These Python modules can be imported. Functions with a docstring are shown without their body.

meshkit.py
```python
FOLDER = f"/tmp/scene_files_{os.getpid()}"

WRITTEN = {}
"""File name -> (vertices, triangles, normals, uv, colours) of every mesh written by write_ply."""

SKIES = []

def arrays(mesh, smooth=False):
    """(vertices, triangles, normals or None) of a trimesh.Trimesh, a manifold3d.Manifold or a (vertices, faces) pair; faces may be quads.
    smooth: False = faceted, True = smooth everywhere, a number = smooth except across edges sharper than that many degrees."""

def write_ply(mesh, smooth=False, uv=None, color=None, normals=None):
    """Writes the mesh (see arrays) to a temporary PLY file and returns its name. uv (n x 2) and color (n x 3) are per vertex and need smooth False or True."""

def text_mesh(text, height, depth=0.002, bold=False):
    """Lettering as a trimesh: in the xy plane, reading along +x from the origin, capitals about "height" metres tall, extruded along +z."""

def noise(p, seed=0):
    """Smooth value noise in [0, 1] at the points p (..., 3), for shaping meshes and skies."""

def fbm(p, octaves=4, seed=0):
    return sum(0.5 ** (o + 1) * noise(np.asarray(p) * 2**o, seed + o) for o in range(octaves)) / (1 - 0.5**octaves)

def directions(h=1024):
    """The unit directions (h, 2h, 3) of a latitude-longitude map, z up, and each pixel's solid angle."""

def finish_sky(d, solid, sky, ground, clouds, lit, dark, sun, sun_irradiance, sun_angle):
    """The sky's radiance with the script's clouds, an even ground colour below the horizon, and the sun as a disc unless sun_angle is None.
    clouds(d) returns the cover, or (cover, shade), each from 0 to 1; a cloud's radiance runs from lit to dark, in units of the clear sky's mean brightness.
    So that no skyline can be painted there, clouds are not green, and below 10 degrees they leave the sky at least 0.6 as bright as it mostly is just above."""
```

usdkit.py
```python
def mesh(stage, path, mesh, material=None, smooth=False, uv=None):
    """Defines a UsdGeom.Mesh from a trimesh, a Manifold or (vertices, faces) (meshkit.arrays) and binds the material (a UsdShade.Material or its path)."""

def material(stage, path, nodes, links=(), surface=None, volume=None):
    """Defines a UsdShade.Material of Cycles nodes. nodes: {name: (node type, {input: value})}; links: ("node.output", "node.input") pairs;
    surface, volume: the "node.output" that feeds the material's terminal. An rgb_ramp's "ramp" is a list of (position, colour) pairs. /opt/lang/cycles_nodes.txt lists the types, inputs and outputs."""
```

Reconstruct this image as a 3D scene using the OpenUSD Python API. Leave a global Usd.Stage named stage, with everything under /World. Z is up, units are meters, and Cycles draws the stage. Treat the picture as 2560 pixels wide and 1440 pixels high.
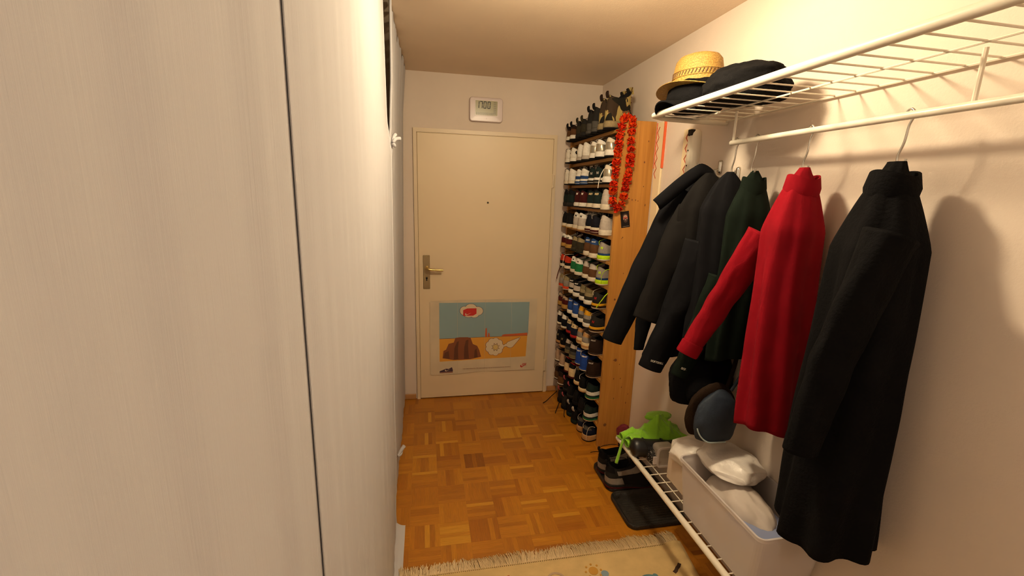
import math, random
import numpy as np, trimesh, usdkit, meshkit
import shapely.geometry as sg, shapely.affinity as sa
from shapely.ops import unary_union
from scipy.interpolate import griddata
from pxr import Usd, UsdGeom, UsdLux, Gf, Sdf, Vt

stage = Usd.Stage.CreateInMemory()
UsdGeom.SetStageUpAxis(stage, 'Z')
UsdGeom.Xform.Define(stage, '/World')
PI = math.pi
rng = np.random.default_rng(7)
rnd = random.Random(7)

# ---------------------------------------------------------------- camera, light, exposure
CAM = np.array([.0504, -3.2649, 1.5943])
YAW, PITCH, ROLL, FPX = .1970, .2110, .0290, 1102.94
def axes():
    cy, sy, cp, sp = math.cos(YAW), math.sin(YAW), math.cos(PITCH), math.sin(PITCH)
    f = np.array([sy*cp, cy*cp, -sp]); r = np.array([cy, -sy, 0]); u = np.cross(r, f)
    c, s = math.cos(ROLL), math.sin(ROLL)
    return c*r + s*u, -s*r + c*u, f
R_, U_, F_ = axes()
cam = UsdGeom.Camera.Define(stage, '/World/camera')
cam.AddTransformOp().Set(Gf.Matrix4d(*R_, 0, *U_, 0, *(-F_), 0, *CAM, 1))
cam.CreateHorizontalApertureAttr(36.0); cam.CreateVerticalApertureAttr(20.25)
cam.CreateFocalLengthAttr(36.0*FPX/2560)
cam.CreateClippingRangeAttr(Gf.Vec2f(.02, 100))
cam.CreateExposureAttr(0.0)

LAMP = (.60, -1.86, 2.245)
def lamp_light(path, pos, radius, power, color):
    l = UsdLux.SphereLight.Define(stage, path)
    l.AddTranslateOp().Set(Gf.Vec3d(*pos)); l.CreateRadiusAttr(radius)
    l.CreateIntensityAttr(power); l.CreateColorAttr(Gf.Vec3f(*color)); l.CreateNormalizeAttr(True)
lamp_light('/World/hall_lamp_light', LAMP, .06, 15.0, (1.0, .80, .52))
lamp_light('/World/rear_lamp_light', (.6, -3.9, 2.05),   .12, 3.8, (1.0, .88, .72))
dome = UsdLux.DomeLight.Define(stage, '/World/ambient'); dome.CreateIntensityAttr(.02); dome.CreateColorAttr(Gf.Vec3f(1, .8, .6))

# ---------------------------------------------------------------- helpers
used = {}
def numbered(parent, name):
    k = (parent, name); n = used.get(k, 0); used[k] = n + 1
    return name if n == 0 else f'{name}_{n:03d}'
def P(parent): return '/World' if parent is None else (parent if isinstance(parent, str) else str(parent.GetPath()))
def obj(name, mesh, mat, parent=None, smooth=False):
    pp = P(parent); path = pp + '/' + numbered(pp, name)
    return usdkit.mesh(stage, path, mesh, mat, smooth=smooth).GetPrim()
def tag(o, label=None, cat=None, group=None, kind=None):
    for k, v in (('label', label), ('category', cat), ('group', group), ('kind', kind)):
        if v: o.SetCustomDataByKey(k, v)
    return o
def thing(name, label, cat, loc=(0, 0, 0), rotz=0, group=None, kind=None):
    x = UsdGeom.Xform.Define(stage, '/World/' + numbered('/World', name))
    x.AddTranslateOp().Set(Gf.Vec3d(*map(float, loc))); x.AddRotateZOp().Set(float(math.degrees(rotz)))
    return tag(x.GetPrim(), label, cat, group, kind)
def dup(root, base, loc, rotz, label):
    was = root.GetCustomData()
    r = thing(base, label, was['category'], loc, rotz, was.get('group'))
    r.GetReferences().AddInternalReference(root.GetPath()); r.SetInstanceable(True)
    return r
def struct(name, mesh, mat, smooth=False): return tag(obj(name, mesh, mat, None, smooth), kind='structure')

MATS = {}
def mat(name, color, rough=.6, metal=0, var=0.0, scale=20, bump=0.0, bscale=200, spec=.5, stretch=None, sheen=0, nodes=None, trans=0, coat=0):
    if name in MATS: return MATS[name]
    n = {'p': ('principled_bsdf', dict(base_color=color, roughness=rough, metallic=metal, specular_ior_level=spec, sheen_weight=sheen, transmission_weight=trans, coat_weight=coat))}
    L = []
    if var or bump:
        n['tc'] = ('texture_coordinate', {})
        src = 'tc.object'
        if stretch:
            n['mp'] = ('mapping', {'mapping_type': 'point', 'scale': stretch}); L.append(('tc.object', 'mp.vector')); src = 'mp.vector'
    if var:
        n['n'] = ('noise_texture', {'scale': scale, 'detail': 4.0})
        c = np.array(color)
        n['r'] = ('rgb_ramp', {'ramp': [(.25, tuple(c*(1-var))), (.75, tuple(np.minimum(c*(1+var), 1)))]})
        L += [(src, 'n.vector'), ('n.fac', 'r.fac'), ('r.color', 'p.base_color')]
    if bump:
        n['bn'] = ('noise_texture', {'scale': bscale, 'detail': 3.0})
        n['b'] = ('bump', {'strength': bump, 'distance': .01})
        L += [(src, 'bn.vector'), ('bn.fac', 'b.height'), ('b.normal', 'p.normal')]
    MATS[name] = usdkit.material(stage, '/World/Looks/' + name, n, L, surface='p.BSDF')
    return MATS[name]

def box(x0, x1, y0, y1, z0, z1):
    m = trimesh.creation.box((x1-x0, y1-y0, z1-z0)); m.apply_translation(((x0+x1)/2, (y0+y1)/2, (z0+z1)/2)); return m
def bevel_box(x0, x1, y0, y1, z0, z1, r=.003):
    p = []
    for dx, dy, dz in ((0, r, r), (r, 0, r), (r, r, 0)):
        for sx in (x0+dx, x1-dx):
            for sy in (y0+dy, y1-dy):
                for sz in (z0+dz, z1-dz): p.append((sx, sy, sz))
    return trimesh.convex.convex_hull(np.array(p))
def cat(*ms): return trimesh.util.concatenate([m for m in ms if m is not None])
def rings(rs, cap0=True, cap1=True):
    """closed loops -> mesh (rings: list of (N,3))"""
    rs = [np.asarray(r, float) for r in rs]; n = len(rs[0]); v = np.vstack(rs); f = []
    i = np.arange(n); j = (i+1) % n
    for k in range(len(rs)-1):
        a, b = k*n, (k+1)*n
        f += np.stack([a+i, a+j, b+j], 1).tolist() + np.stack([a+i, b+j, b+i], 1).tolist()
    extra = []
    if cap0:
        c = len(v)+len(extra); extra.append(rs[0].mean(0)); f += np.stack([j, i, np.full(n, c)], 1).tolist()
    if cap1:
        c = len(v)+len(extra); extra.append(rs[-1].mean(0)); o = (len(rs)-1)*n; f += np.stack([o+i, o+j, np.full(n, c)], 1).tolist()
    if extra: v = np.vstack([v, extra])
    m = trimesh.Trimesh(v, np.array(f), process=False)
    return m
def spline(pts, n):
    pts = np.asarray(pts, float); d = np.r_[0, np.cumsum(np.linalg.norm(np.diff(pts[:, :3], axis=0), axis=1))]
    from scipy.interpolate import PchipInterpolator
    return PchipInterpolator(d, pts, axis=0)(np.linspace(0, d[-1], n))
def frames(p):
    t = np.gradient(p, axis=0); t /= np.linalg.norm(t, axis=1, keepdims=True)
    a = np.array([0, 0, 1.]) if abs(t[0][2]) < .9 else np.array([0, 1., 0])
    n = np.cross(t[0], a); n /= np.linalg.norm(n); N = [n]
    for k in range(1, len(p)):
        n = N[-1] - t[k]*(N[-1] @ t[k]); N.append(n/np.linalg.norm(n))
    N = np.array(N); return t, N, np.cross(t, N)
def tube(pts, r, n=8, seg=None, caps=True):
    p = spline(pts, seg) if seg else np.asarray(pts, float)
    rr = np.full(len(p), r) if np.ndim(r) == 0 else np.interp(np.linspace(0, 1, len(p)), np.linspace(0, 1, len(r)), r)
    t, N, B = frames(p); th = np.arange(n)/n*2*PI
    return rings([p[k]+rr[k]*(np.cos(th)[:, None]*N[k]+np.sin(th)[:, None]*B[k]) for k in range(len(p))], caps, caps)
def capsule(a, b, r, n=16):
    a, b = np.array(a, float), np.array(b, float); d = (b-a)/np.linalg.norm(b-a); pts, rr = [], []
    for s in np.linspace(0, 1, 5): pts.append(a+d*r*(1-math.cos(s*PI/2))); rr.append(max(r*math.sin(s*PI/2), r*.05))
    for s in np.linspace(1, 0, 5): pts.append(b-d*r*(1-math.cos(s*PI/2))); rr.append(max(r*math.sin(s*PI/2), r*.05))
    p = np.array(pts); t = np.tile(d, (len(p), 1)); x = np.array([0, 0, 1.]) if abs(d[2]) < .9 else np.array([1., 0, 0])
    N = np.cross(d, x); N /= np.linalg.norm(N); B = np.cross(d, N); th = np.arange(n)/n*2*PI
    return rings([p[k]+rr[k]*(np.cos(th)[:, None]*N+np.sin(th)[:, None]*B) for k in range(len(p))])
def extr(poly, d):
    ps = [g for g in getattr(poly, 'geoms', [poly]) if g.geom_type == 'Polygon' and g.area > 1e-9]
    return cat(*[trimesh.creation.extrude_polygon(g, d, engine='earcut') for g in ps]) if ps else None
def face_y(m, x, y, z):   # a mesh drawn in its xy plane, set upright to be seen from -y
    v = np.array(m.vertices); m = trimesh.Trimesh(np.stack([v[:, 0]+x, y-v[:, 2], v[:, 1]+z], 1), m.faces, process=False); return m
def sheet(P0, t):
    """P0 (R,C,3) grid -> closed thin sheet, thickness t along its normals"""
    P0 = np.asarray(P0, float); R, C = P0.shape[:2]
    n = np.cross(np.gradient(P0, axis=0), np.gradient(P0, axis=1)); n /= np.maximum(np.linalg.norm(n, axis=2, keepdims=True), 1e-12)
    v = np.vstack([(P0+n*t/2).reshape(-1, 3), (P0-n*t/2).reshape(-1, 3)]); o = R*C
    idx = np.arange(o).reshape(R, C); a, b, c, d = idx[:-1, :-1].ravel(), idx[:-1, 1:].ravel(), idx[1:, 1:].ravel(), idx[1:, :-1].ravel()
    f = np.vstack([np.stack([a, d, c], 1), np.stack([a, c, b], 1), np.stack([a, c, d], 1)+o, np.stack([a, b, c], 1)+o])
    e = np.r_[idx[0, :], idx[1:, -1], idx[-1, -2::-1], idx[-2:0:-1, 0]]; e2 = np.roll(e, -1)
    f = np.vstack([f, np.stack([e, e2, e2+o], 1), np.stack([e, e2+o, e+o], 1)])
    m = trimesh.Trimesh(v, f, process=False)
    return m

# ---------------------------------------------------------------- materials of the setting
def wall_mat(name, color, bs, st):
    return mat(name, color, .85, var=.04, scale=3, bump=st, bscale=bs)
M_wall = wall_mat('wall_paint', (.68, .58, .49), 160, .07)
M_ceil = wall_mat('ceiling_plaster', (.78, .63, .47), 150, .08)
M_door = mat('door_lacquer', (.72, .58, .38), .42, var=.03, scale=2)
M_frame = mat('frame_lacquer', (.70, .57, .39), .4)
M_gap = mat('dark_gap', (.02, .015, .01), .9)
def wood_mat(name, c0, c1, stretch, scale=6, rough=.45, bump=.1, coat=0):
    n = {'tc': ('texture_coordinate', {}), 'mp': ('mapping', {'mapping_type': 'point', 'scale': stretch}),
         'n': ('noise_texture', {'scale': scale, 'detail': 6.0, 'roughness': .6, 'distortion': .6}),
         'r': ('rgb_ramp', {'ramp': [(.3, c0), (.5, tuple((np.array(c0)+np.array(c1))/2)), (.7, c1)]}),
         'b': ('bump', {'strength': bump, 'distance': .002}),
         'p': ('principled_bsdf', {'roughness': rough, 'coat_weight': coat, 'coat_roughness': .25})}
    return usdkit.material(stage, '/World/Looks/'+name, n, [('tc.object', 'mp.vector'), ('mp.vector', 'n.vector'), ('n.fac', 'r.fac'), ('r.color', 'p.base_color'), ('n.fac', 'b.height'), ('b.normal', 'p.normal')], surface='p.BSDF')
tones = [(r*1.04, g*1.10, b*.28) for r, g, b in [(.36, .122, .022), (.40, .142, .027), (.33, .108, .019), (.43, .162, .032), (.30, .092, .015), (.38, .132, .024), (.50, .215, .060), (.22, .064, .011)]]
PARQ = {}
for i, t in enumerate(tones):
    for ax in 'xy':
        st = (3, 60, 3) if ax == 'x' else (60, 3, 3)
        PARQ[i, ax] = wood_mat(f'parquet_{i}_{ax}', tuple(np.array(t)*.80), tuple(np.array(t)*1.18), st, 5, .42, .08)
M_base = wood_mat('baseboard_wood', (.36, .17, .05), (.45, .23, .08), (2, 2, 40), 5, .5)
PINE = wood_mat('pine_board', (.36, .145, .020), (.48, .218, .037), (14, 14, .7), 3.0, .5, .1)
PINE_Y = wood_mat('pine_shelf', (.33, .14, .022), (.45, .21, .036), (14, .7, 14), 3.0, .5, .1)
M_knot = mat('pine_knot', (.16, .055, .014), .6, var=.4, scale=80)

# ---------------------------------------------------------------- the room
XR, YB, HC, XL, YR = 1.341, .018, 2.385, -.70, -4.45
struct('ceiling', box(XL-.1, XR+.1, YR-.1, YB+.1, HC, HC+.1), M_ceil)
struct('wall_right', box(XR, XR+.1, YR-.1, YB+.1, -.1, HC), M_wall)
struct('wall_left', box(XL-.1, XL, YR-.1, YB+.1, -.1, HC), M_wall)
struct('wall_rear', box(XL, XR, YR-.1, YR, -.1, HC), M_wall)
wb = [box(XL, -.012, YB, YB+.12, -.1, HC), box(.997, XR, YB, YB+.12, -.1, HC), box(-.012, .997, YB, YB+.12, 2.004, HC)]
struct('wall_back', cat(*wb), M_wall)
# floor: mosaic parquet, each strip its own piece
fl = UsdGeom.Xform.Define(stage, '/World/floor').GetPrim(); tag(fl, kind='structure')
obj('underlay', box(XL-.1, XR+.1, YR-.1, YB+.12, -.06, -.012), M_gap, fl)
CX, CY, S = .101, -.51, .1420
far = {}; near = []
forced = {(0, 6): (3, 6, 6, 3, 6, 6), (1, 2): (1, 7, 7, 4, 7, 7), (3, 0): (6, 6, 6, 6, 3, 6), (2, 3): (3, 0, 3, 1, 3, 3), (-1, 3): (6, 0, 5, 1, 0, 2), (4, 4): (1, 0, 2, 2, 3, 6)}
frng = random.Random(11)
for i in range(-6, 10):
    for j in range(-4, 28):
        ax = 'x' if (i+j) % 2 == 0 else 'y'
        x0, y1 = CX+i*S, CY-j*.1425
        bt = frng.choice([0, 1, 2, 3, 5, 1, 0, 4])
        for k in range(6):
            t = bt if frng.random() < .55 else frng.choice([0, 1, 2, 3, 4, 5, 0, 2, 5, 1])
            if frng.random() < .02: t = 6
            if (i, j) in forced: t = forced[i, j][k]
            w = S/6
            if ax == 'x': b = [x0, x0+S, y1-(k+1)*.1425/6, y1-k*.1425/6]
            else: b = [x0+k*w, x0+(k+1)*w, y1-.1425, y1]
            b = [max(b[0], XL), min(b[1], XR), b[2], min(b[3], YB)]
            if b[1]-b[0] < .003 or b[3]-b[2] < .003: continue
            g = .00005; dz = -frng.random()*.00012
            m = bevel_box(b[0]+g, b[1]-g, b[2]+g, b[3]-g, -.011, dz, .0002)
            cx, cy = (b[0]+b[1])/2, (b[2]+b[3])/2
            vis = -.12 < cx < 1.03 and -1.62 < cy
            if vis: near.append((cy, t, ax, m))
            else: far.setdefault((t, ax), []).append(m)
near.sort(key=lambda q: q[0])
for cy, t, ax, m in near[:296]: obj('parquet_strip', m, PARQ[t, ax], fl)
for cy, t, ax, m in near[296:]: far.setdefault((t, ax), []).append(m)
# the rest of the strips: one part, its tone carried as a mesh attribute
def stuff_mesh(parts, parent, name):
    vs, cols = [], []
    ms = []
    for (t, ax), l in parts.items():
        for m in l: ms.append(m); cols.append(np.tile(tones[t]+((1.0 if ax == 'x' else 0.0),), (len(m.vertices), 1)))
    m = cat(*ms); c = np.vstack(cols)
    n = {'a': ('attribute', {'attribute': 'tone'}), 'ax': ('attribute', {'attribute': 'along'}), 'tc': ('texture_coordinate', {}),
         'm1': ('mapping', {'mapping_type': 'point', 'scale': (3, 60, 3)}), 'm2': ('mapping', {'mapping_type': 'point', 'scale': (60, 3, 3)}),
         'mv': ('mix_vector', {}), 'n': ('noise_texture', {'scale': 5.0, 'detail': 6.0, 'roughness': .6, 'distortion': .6}),
         'r': ('rgb_ramp', {'ramp': [(.3, (.8, .8, .8)), (.7, (1.0, 1.0, 1.0))]}), 'mx': ('mix_color', {'blend_type': 'multiply', 'fac': 1.0}),
         'p': ('principled_bsdf', {'roughness': .42})}
    ma = usdkit.material(stage, '/World/Looks/parquet_rest', n, [('tc.object', 'm1.vector'), ('tc.object', 'm2.vector'), ('ax.fac', 'mv.fac'), ('m2.vector', 'mv.a'), ('m1.vector', 'mv.b'), ('mv.result', 'n.vector'),
        ('n.fac', 'r.fac'), ('r.color', 'mx.a'), ('a.color', 'mx.b'), ('mx.result', 'p.base_color')], surface='p.BSDF')
    p = usdkit.mesh(stage, P(parent)+'/'+name, m, ma)
    pv = UsdGeom.PrimvarsAPI(p)
    pv.CreatePrimvar('tone', Sdf.ValueTypeNames.Color3fArray, 'vertex').Set(Vt.Vec3fArray.FromNumpy((c[:, :3]*1.08).astype(np.float32)))
    pv.CreatePrimvar('along', Sdf.ValueTypeNames.FloatArray, 'vertex').Set(Vt.FloatArray.FromNumpy(c[:, 3].astype(np.float32)))
    tag(p.GetPrim(), kind='stuff')
stuff_mesh(far, fl, 'parquet_strips')

# door
DW, DH = .985, 1.985
dr = UsdGeom.Xform.Define(stage, '/World/door_1').GetPrim(); tag(dr, kind='structure')
obj('door_leaf', bevel_box(0, DW, 0, .022, .006, .006+DH, .004), M_door, dr, 30)
obj('door_rebate', bevel_box(.012, DW-.012, .022, .045, .006, DH-.01, .002), M_gap, dr)
fr = cat(face_y(extr(sg.box(-.026, 0, DW+.026, 2.020).difference(sg.box(-.0012, -1, DW+.0012, 1.9925)), .05), 0, .054, 0), face_y(extr(sg.box(-.023, 0, DW+.023, 2.017).difference(sg.box(-.0040, -1, DW+.0040, 1.9955)), .002), 0, .004, 0))
obj('door_frame', fr, M_frame, dr)
M_brass = mat('brushed_brass', (.60, .44, .18), .32, 1)
M_nickel = mat('aged_bronze_plate', (.36, .28, .16), .45, .8)
hz = 1.02
pl = obj('handle_plate', bevel_box(.032, .080, -.007, 0, .885, 1.135, .002), M_nickel, dr, 30)
lever = cat(tube([(.058, -.004, 1.045), (.058, -.03, 1.045), (.062, -.045, 1.042), (.08, -.05, 1.036), (.13, -.05, 1.032), (.175, -.048, 1.031)], [.011, .010, .010, .009, .0085, .008], 12, 28), trimesh.creation.cylinder(.013, .014, transform=trimesh.transformations.rotation_matrix(PI/2, [1, 0, 0], None)).apply_translation((.058, -.008, 1.045)))
obj('handle_lever', lever, M_brass, dr, 40)
def disc_y(x, y, z, r, d, n=20):
    m = trimesh.creation.cylinder(r, d, sections=n); m.apply_transform(trimesh.transformations.rotation_matrix(PI/2, [1, 0, 0])); m.apply_translation((x, y, z)); return m
obj('screw', disc_y(.056, -.008, 1.125, .0035, .003), M_brass, dr)
obj('keyhole', cat(disc_y(.057, -.0072, .966, .0075, .0012), box(.0535, .0605, -.0078, -.0066, .945, .966)), M_gap, dr)
obj('peephole_ring', disc_y(.503, -.002, 1.523, .0085, .006), M_nickel, dr)
obj('peephole_lens', disc_y(.503, -.0052, 1.523, .0055, .001), M_gap, dr)
for z in (1.69, .235):
    obj('hinge', cat(tube([(DW+.006, -.004, z-.045), (DW+.006, -.004, z+.045)], .0075, 12), box(DW-.006, DW+.012, -.003, .004, z-.05, z+.05)), M_frame, dr, 40)
M_seal = mat('door_seal', (.20, .13, .07), .8)
obj('door_seal', cat(box(-.0012, 0, .008, .03, 0, 1.99), box(DW, DW+.0012, .008, .03, 0, 1.99), box(-.0012, DW+.0012, .008, .03, 1.991, 1.9925)), M_seal, dr)
struct('baseboard_left', bevel_box(-.13, -.035, .004, YB, 0, .042, .004), M_base)
struct('baseboard_right', bevel_box(DW+.035, 1.10, .004, YB, 0, .045, .004), M_base)

# ---------------------------------------------------------------- ceiling lamp (above the frame)
M_white = mat('white_plastic', (.72, .70, .66), .35)
M_metal = mat('white_metal', (.78, .72, .60), .35)
lp = thing('ceiling_lamp', 'white shaded ceiling lamp above the hallway', 'lamp', (LAMP[0], LAMP[1], 0))
th = np.arange(28)/28*2*PI
ring = lambda r, z, n=28: np.stack([r*np.cos(np.arange(n)/n*2*PI), r*np.sin(np.arange(n)/n*2*PI), np.full(n, z)], 1)
obj('canopy', rings([ring(.06, HC), ring(.06, HC-.012), ring(.045, HC-.03), ring(.012, HC-.034)]), M_white, lp, 40)
obj('shade', rings([ring(.02, LAMP[2]+.09), ring(.05, LAMP[2]+.085), ring(.15, LAMP[2]+.045), ring(.151, LAMP[2]+.043), ring(.05, LAMP[2]+.082), ring(.02, LAMP[2]+.086)], False, False), M_white, lp, 40)
obj('socket', rings([ring(.012, HC-.034), ring(.02, HC-.05), ring(.022, LAMP[2]+.085), ring(.02, LAMP[2]+.075)]), M_white, lp, 40)

# ---------------------------------------------------------------- curtains on the left
n = {'tc': ('texture_coordinate', {}), 'mp': ('mapping', {'mapping_type': 'point', 'scale': (1, 1, .02)}), 'n': ('noise_texture', {'scale': 220.0, 'detail': 4.0, 'roughness': .7}),
     'n2': ('noise_texture', {'scale': 40.0, 'detail': 3.0}), 'ad': ('math', {'math_type': 'add'}),
     'b': ('bump', {'strength': .2, 'distance': .004}), 'd': ('principled_bsdf', {'base_color': (.58, .575, .595), 'roughness': .9, 'specular_ior_level': .15}),
     't': ('translucent_bsdf', {'color': (.62, .60, .58)}), 'm': ('mix_closure', {'fac': .12})}
M_curt = usdkit.material(stage, '/World/Looks/curtain_cotton', n, [('tc.object', 'mp.vector'), ('mp.vector', 'n.vector'), ('mp.vector', 'n2.vector'), ('n.fac', 'ad.value1'), ('n2.fac', 'ad.value2'), ('ad.value', 'b.height'), ('b.normal', 'd.normal'), ('b.normal', 't.normal'), ('d.BSDF', 'm.closure1'), ('t.BSDF', 'm.closure2')], surface='m.closure')
def curtain(ys, zs, xf, t=.0025):
    G = np.array([[[xf(y, z), y + .0, z] for y in ys] for z in zs])
    return G
def fold(y, z, k=0):
    return .0016*math.sin(y*38+k+.6*math.sin(z*1.3)) + .0010*math.sin(y*83+2*k+1.1*z) + .010*(meshkit.noise(np.array([y*4, z*.7, k]))-.5) + .0030*(meshkit.noise(np.array([y*40, z*1.2, k+9]))-.5)
# front panel: its far edge is at y=-1.36 and bulges a little at head height
ys = np.r_[np.linspace(-2.70, -1.5, 110), np.linspace(-1.49, -1.36, 18)]; zs = np.linspace(.012, HC-.004, 64)
def front(y, z):
    e = max(0, (y+1.75)/.39); edge = np.interp(z, [0, .07, .4, .67, 1.22, 1.75, 1.86, 2.29, 2.4], [-.102, -.106, -.096, -.098, -.087, -.082, -.096, -.099, -.10])
    return (-.092 + fold(y, z))*(1-e) + e*(edge + .3*fold(y, z))
G = curtain(ys, zs, front)
cu = thing('curtain', 'crinkled white cotton curtain with a hemmed edge tied by a knot', 'curtain')
obj('cloth', sheet(G, .002), M_curt, cu, True)
obj('hem', tube(G[:, -1], .0045, 8), M_curt, cu, True)
def knot(parent, c, dirs, r=.012):
    c = np.array(c)
    ms = [tube([c+np.array([.004, -.008, .0]), c+np.array([.012, .0, .012]), c+np.array([.004, .008, .002]), c+np.array([.010, .0, -.012]), c+np.array([.003, -.008, -.002])], r*.55, 8, 20)]
    for d in dirs: ms.append(tube([c, c+np.array(d)*.5+np.array([0, 0, .006]), c+np.array(d)], [.005, .007, .008], 8, 8))
    return obj('knot', cat(*ms), M_curt, parent, True)
knot(cu, (-.076, -1.352, 1.78), [(.012, .03, .035), (.03, .03, .02), (-.01, .01, -.06)])
# near panel towards the camera
ys = np.r_[np.linspace(-4.40, -2.50, 130)]
def near_f(y, z): return -.0915 + fold(y, z)
G2 = curtain(ys, np.linspace(.012, HC-.004, 48), lambda y, z: near_f(y, z)-.004)
cu3 = thing('curtain', 'white cotton curtain panel nearest the viewer, its edge behind the next panel', 'curtain')
obj('cloth', sheet(G2, .002), M_curt, cu3, True)
# rear panel, from the gap to the door wall
ys = np.linspace(-1.30, .006, 90); zs2 = np.linspace(.012, HC-.003, 64)
notch = lambda y: sum(d*math.exp(-((y-c)/w)**2) for c, w, d in ((-.93, .03, .03), (-.72, .04, .045), (-.55, .03, .02), (-.38, .035, .05), (-.18, .03, .02))) + .006*math.sin(y*60)
def rear(y, z):
    top = -.086+.022*(y+1.1)/1.1
    x = np.interp(z, [0, .35, 1.5, 2.1, 2.385], [-.121, -.119, -.101, -.088, top])
    open_ = 0
    return x + .8*fold(y, z, 6) - .07*open_*min(1, max(0, (z-1.5)/.6)) - .012*open_
def ynear(z): return np.interp(z, [0, 1.72, 1.86, 2.05, 2.385], [-1.30, -1.30, -1.20, -1.15, -1.14])
remap = lambda y, z: .006+(y-.006)*(.006-ynear(z))/1.306
G3 = np.array([[[rear(remap(y, z), z), remap(y, z), z - (max(0, notch(remap(y, z)))*max(0, (z-2.2)/.185) if z > 2.2 else 0)] for y in ys] for z in zs2])
cu2 = thing('curtain', 'white curtain with a ragged top edge at the ceiling beside the door', 'curtain')
obj('cloth', sheet(G3, .002), M_curt, cu2, True)
obj('hem', tube(G3[:, 0]+np.array([.002, 0, 0]), .006, 8), M_curt, cu2, True)
obj('knot', cat(tube([(-.112, -1.02, .17), (-.098, -1.0, .185), (-.080, -.975, .20)], [.006, .010, .011], 8, 10), tube([(-.112, -1.02, .17), (-.10, -1.01, .168), (-.093, -.99, .178)], .007, 8, 8)), M_curt, cu2, True)
# hem of the front curtain lying on the floor
G4 = np.array([[[np.interp(s, [0, .3, .7, 1], [-.112, -.108, -.085, -.062]) , y, .004+.055*(1-s)**2+.002*math.sin(y*40)] for y in np.linspace(-2.4, -1.357, 60)] for s in np.linspace(0, 1, 9)])
obj('floor_hem', sheet(G4, .002), M_curt, cu, True)

# ---------------------------------------------------------------- wall clock
M_clock = mat('clock_shell', (.62, .52, .50), .3)
M_lcd = mat('lcd_grey_green', (.30, .27, .13), .25)
M_ink = mat('black_print', (.015, .012, .01), .5)
ck = thing('wall_clock', 'pale grey digital wall clock with an LCD above the door', 'clock', (.481, 0, 2.162), 0)
def rrect(w, h, r, n=6): return sg.box(-w/2+r, -h/2+r, w/2-r, h/2-r).buffer(r, quad_segs=n)
def puffy(w, h, r, d, y):   # rounded slab with bevelled front edge, seen from -y
    o = []
    for inset, dep in ((0, 0), (0, d*.6), (.003, d*.9), (.007, d)):
        p = rrect(w-2*inset, h-2*inset, max(r-inset, .002)); c = np.array(p.exterior.coords)[:-1]
        c = c[np.linspace(0, len(c)-1, 28).astype(int)] if len(c) != 28 else c
        o.append(np.stack([c[:, 0], np.full(len(c), y-dep), c[:, 1]], 1))
    return rings(o)
bd = puffy(.236, .163, .022, .026, YB)
obj('case', bd, M_clock, ck, 35)
YF = YB-.026
obj('bezel', face_y(extr(rrect(.166, .107, .006).difference(rrect(.156, .097, .004)), .002), .0, YF+.0002, .010), M_clock, ck)
scr = obj('screen', face_y(extr(rrect(.160, .100, .004), .0012), .0, YF, .010), M_lcd, ck)
def seg7(d, w, h, t):
    S7 = {'0': 'abcdef', '1': 'bc', '7': 'abc'}[d]; g = t*.15
    B = {'a': sg.box(t*.4, h-t, w-t*.4, h), 'd': sg.box(t*.4, 0, w-t*.4, t), 'g': sg.box(t*.4, h/2-t/2, w-t*.4, h/2+t/2), 'f': sg.box(0, h/2+g, t, h-t*.4), 'b': sg.box(w-t, h/2+g, w, h-t*.4), 'e': sg.box(0, t*.4, t, h/2-g), 'c': sg.box(w-t, t*.4, w, h/2-g)}
    return unary_union([B[s] for s in S7])
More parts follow.
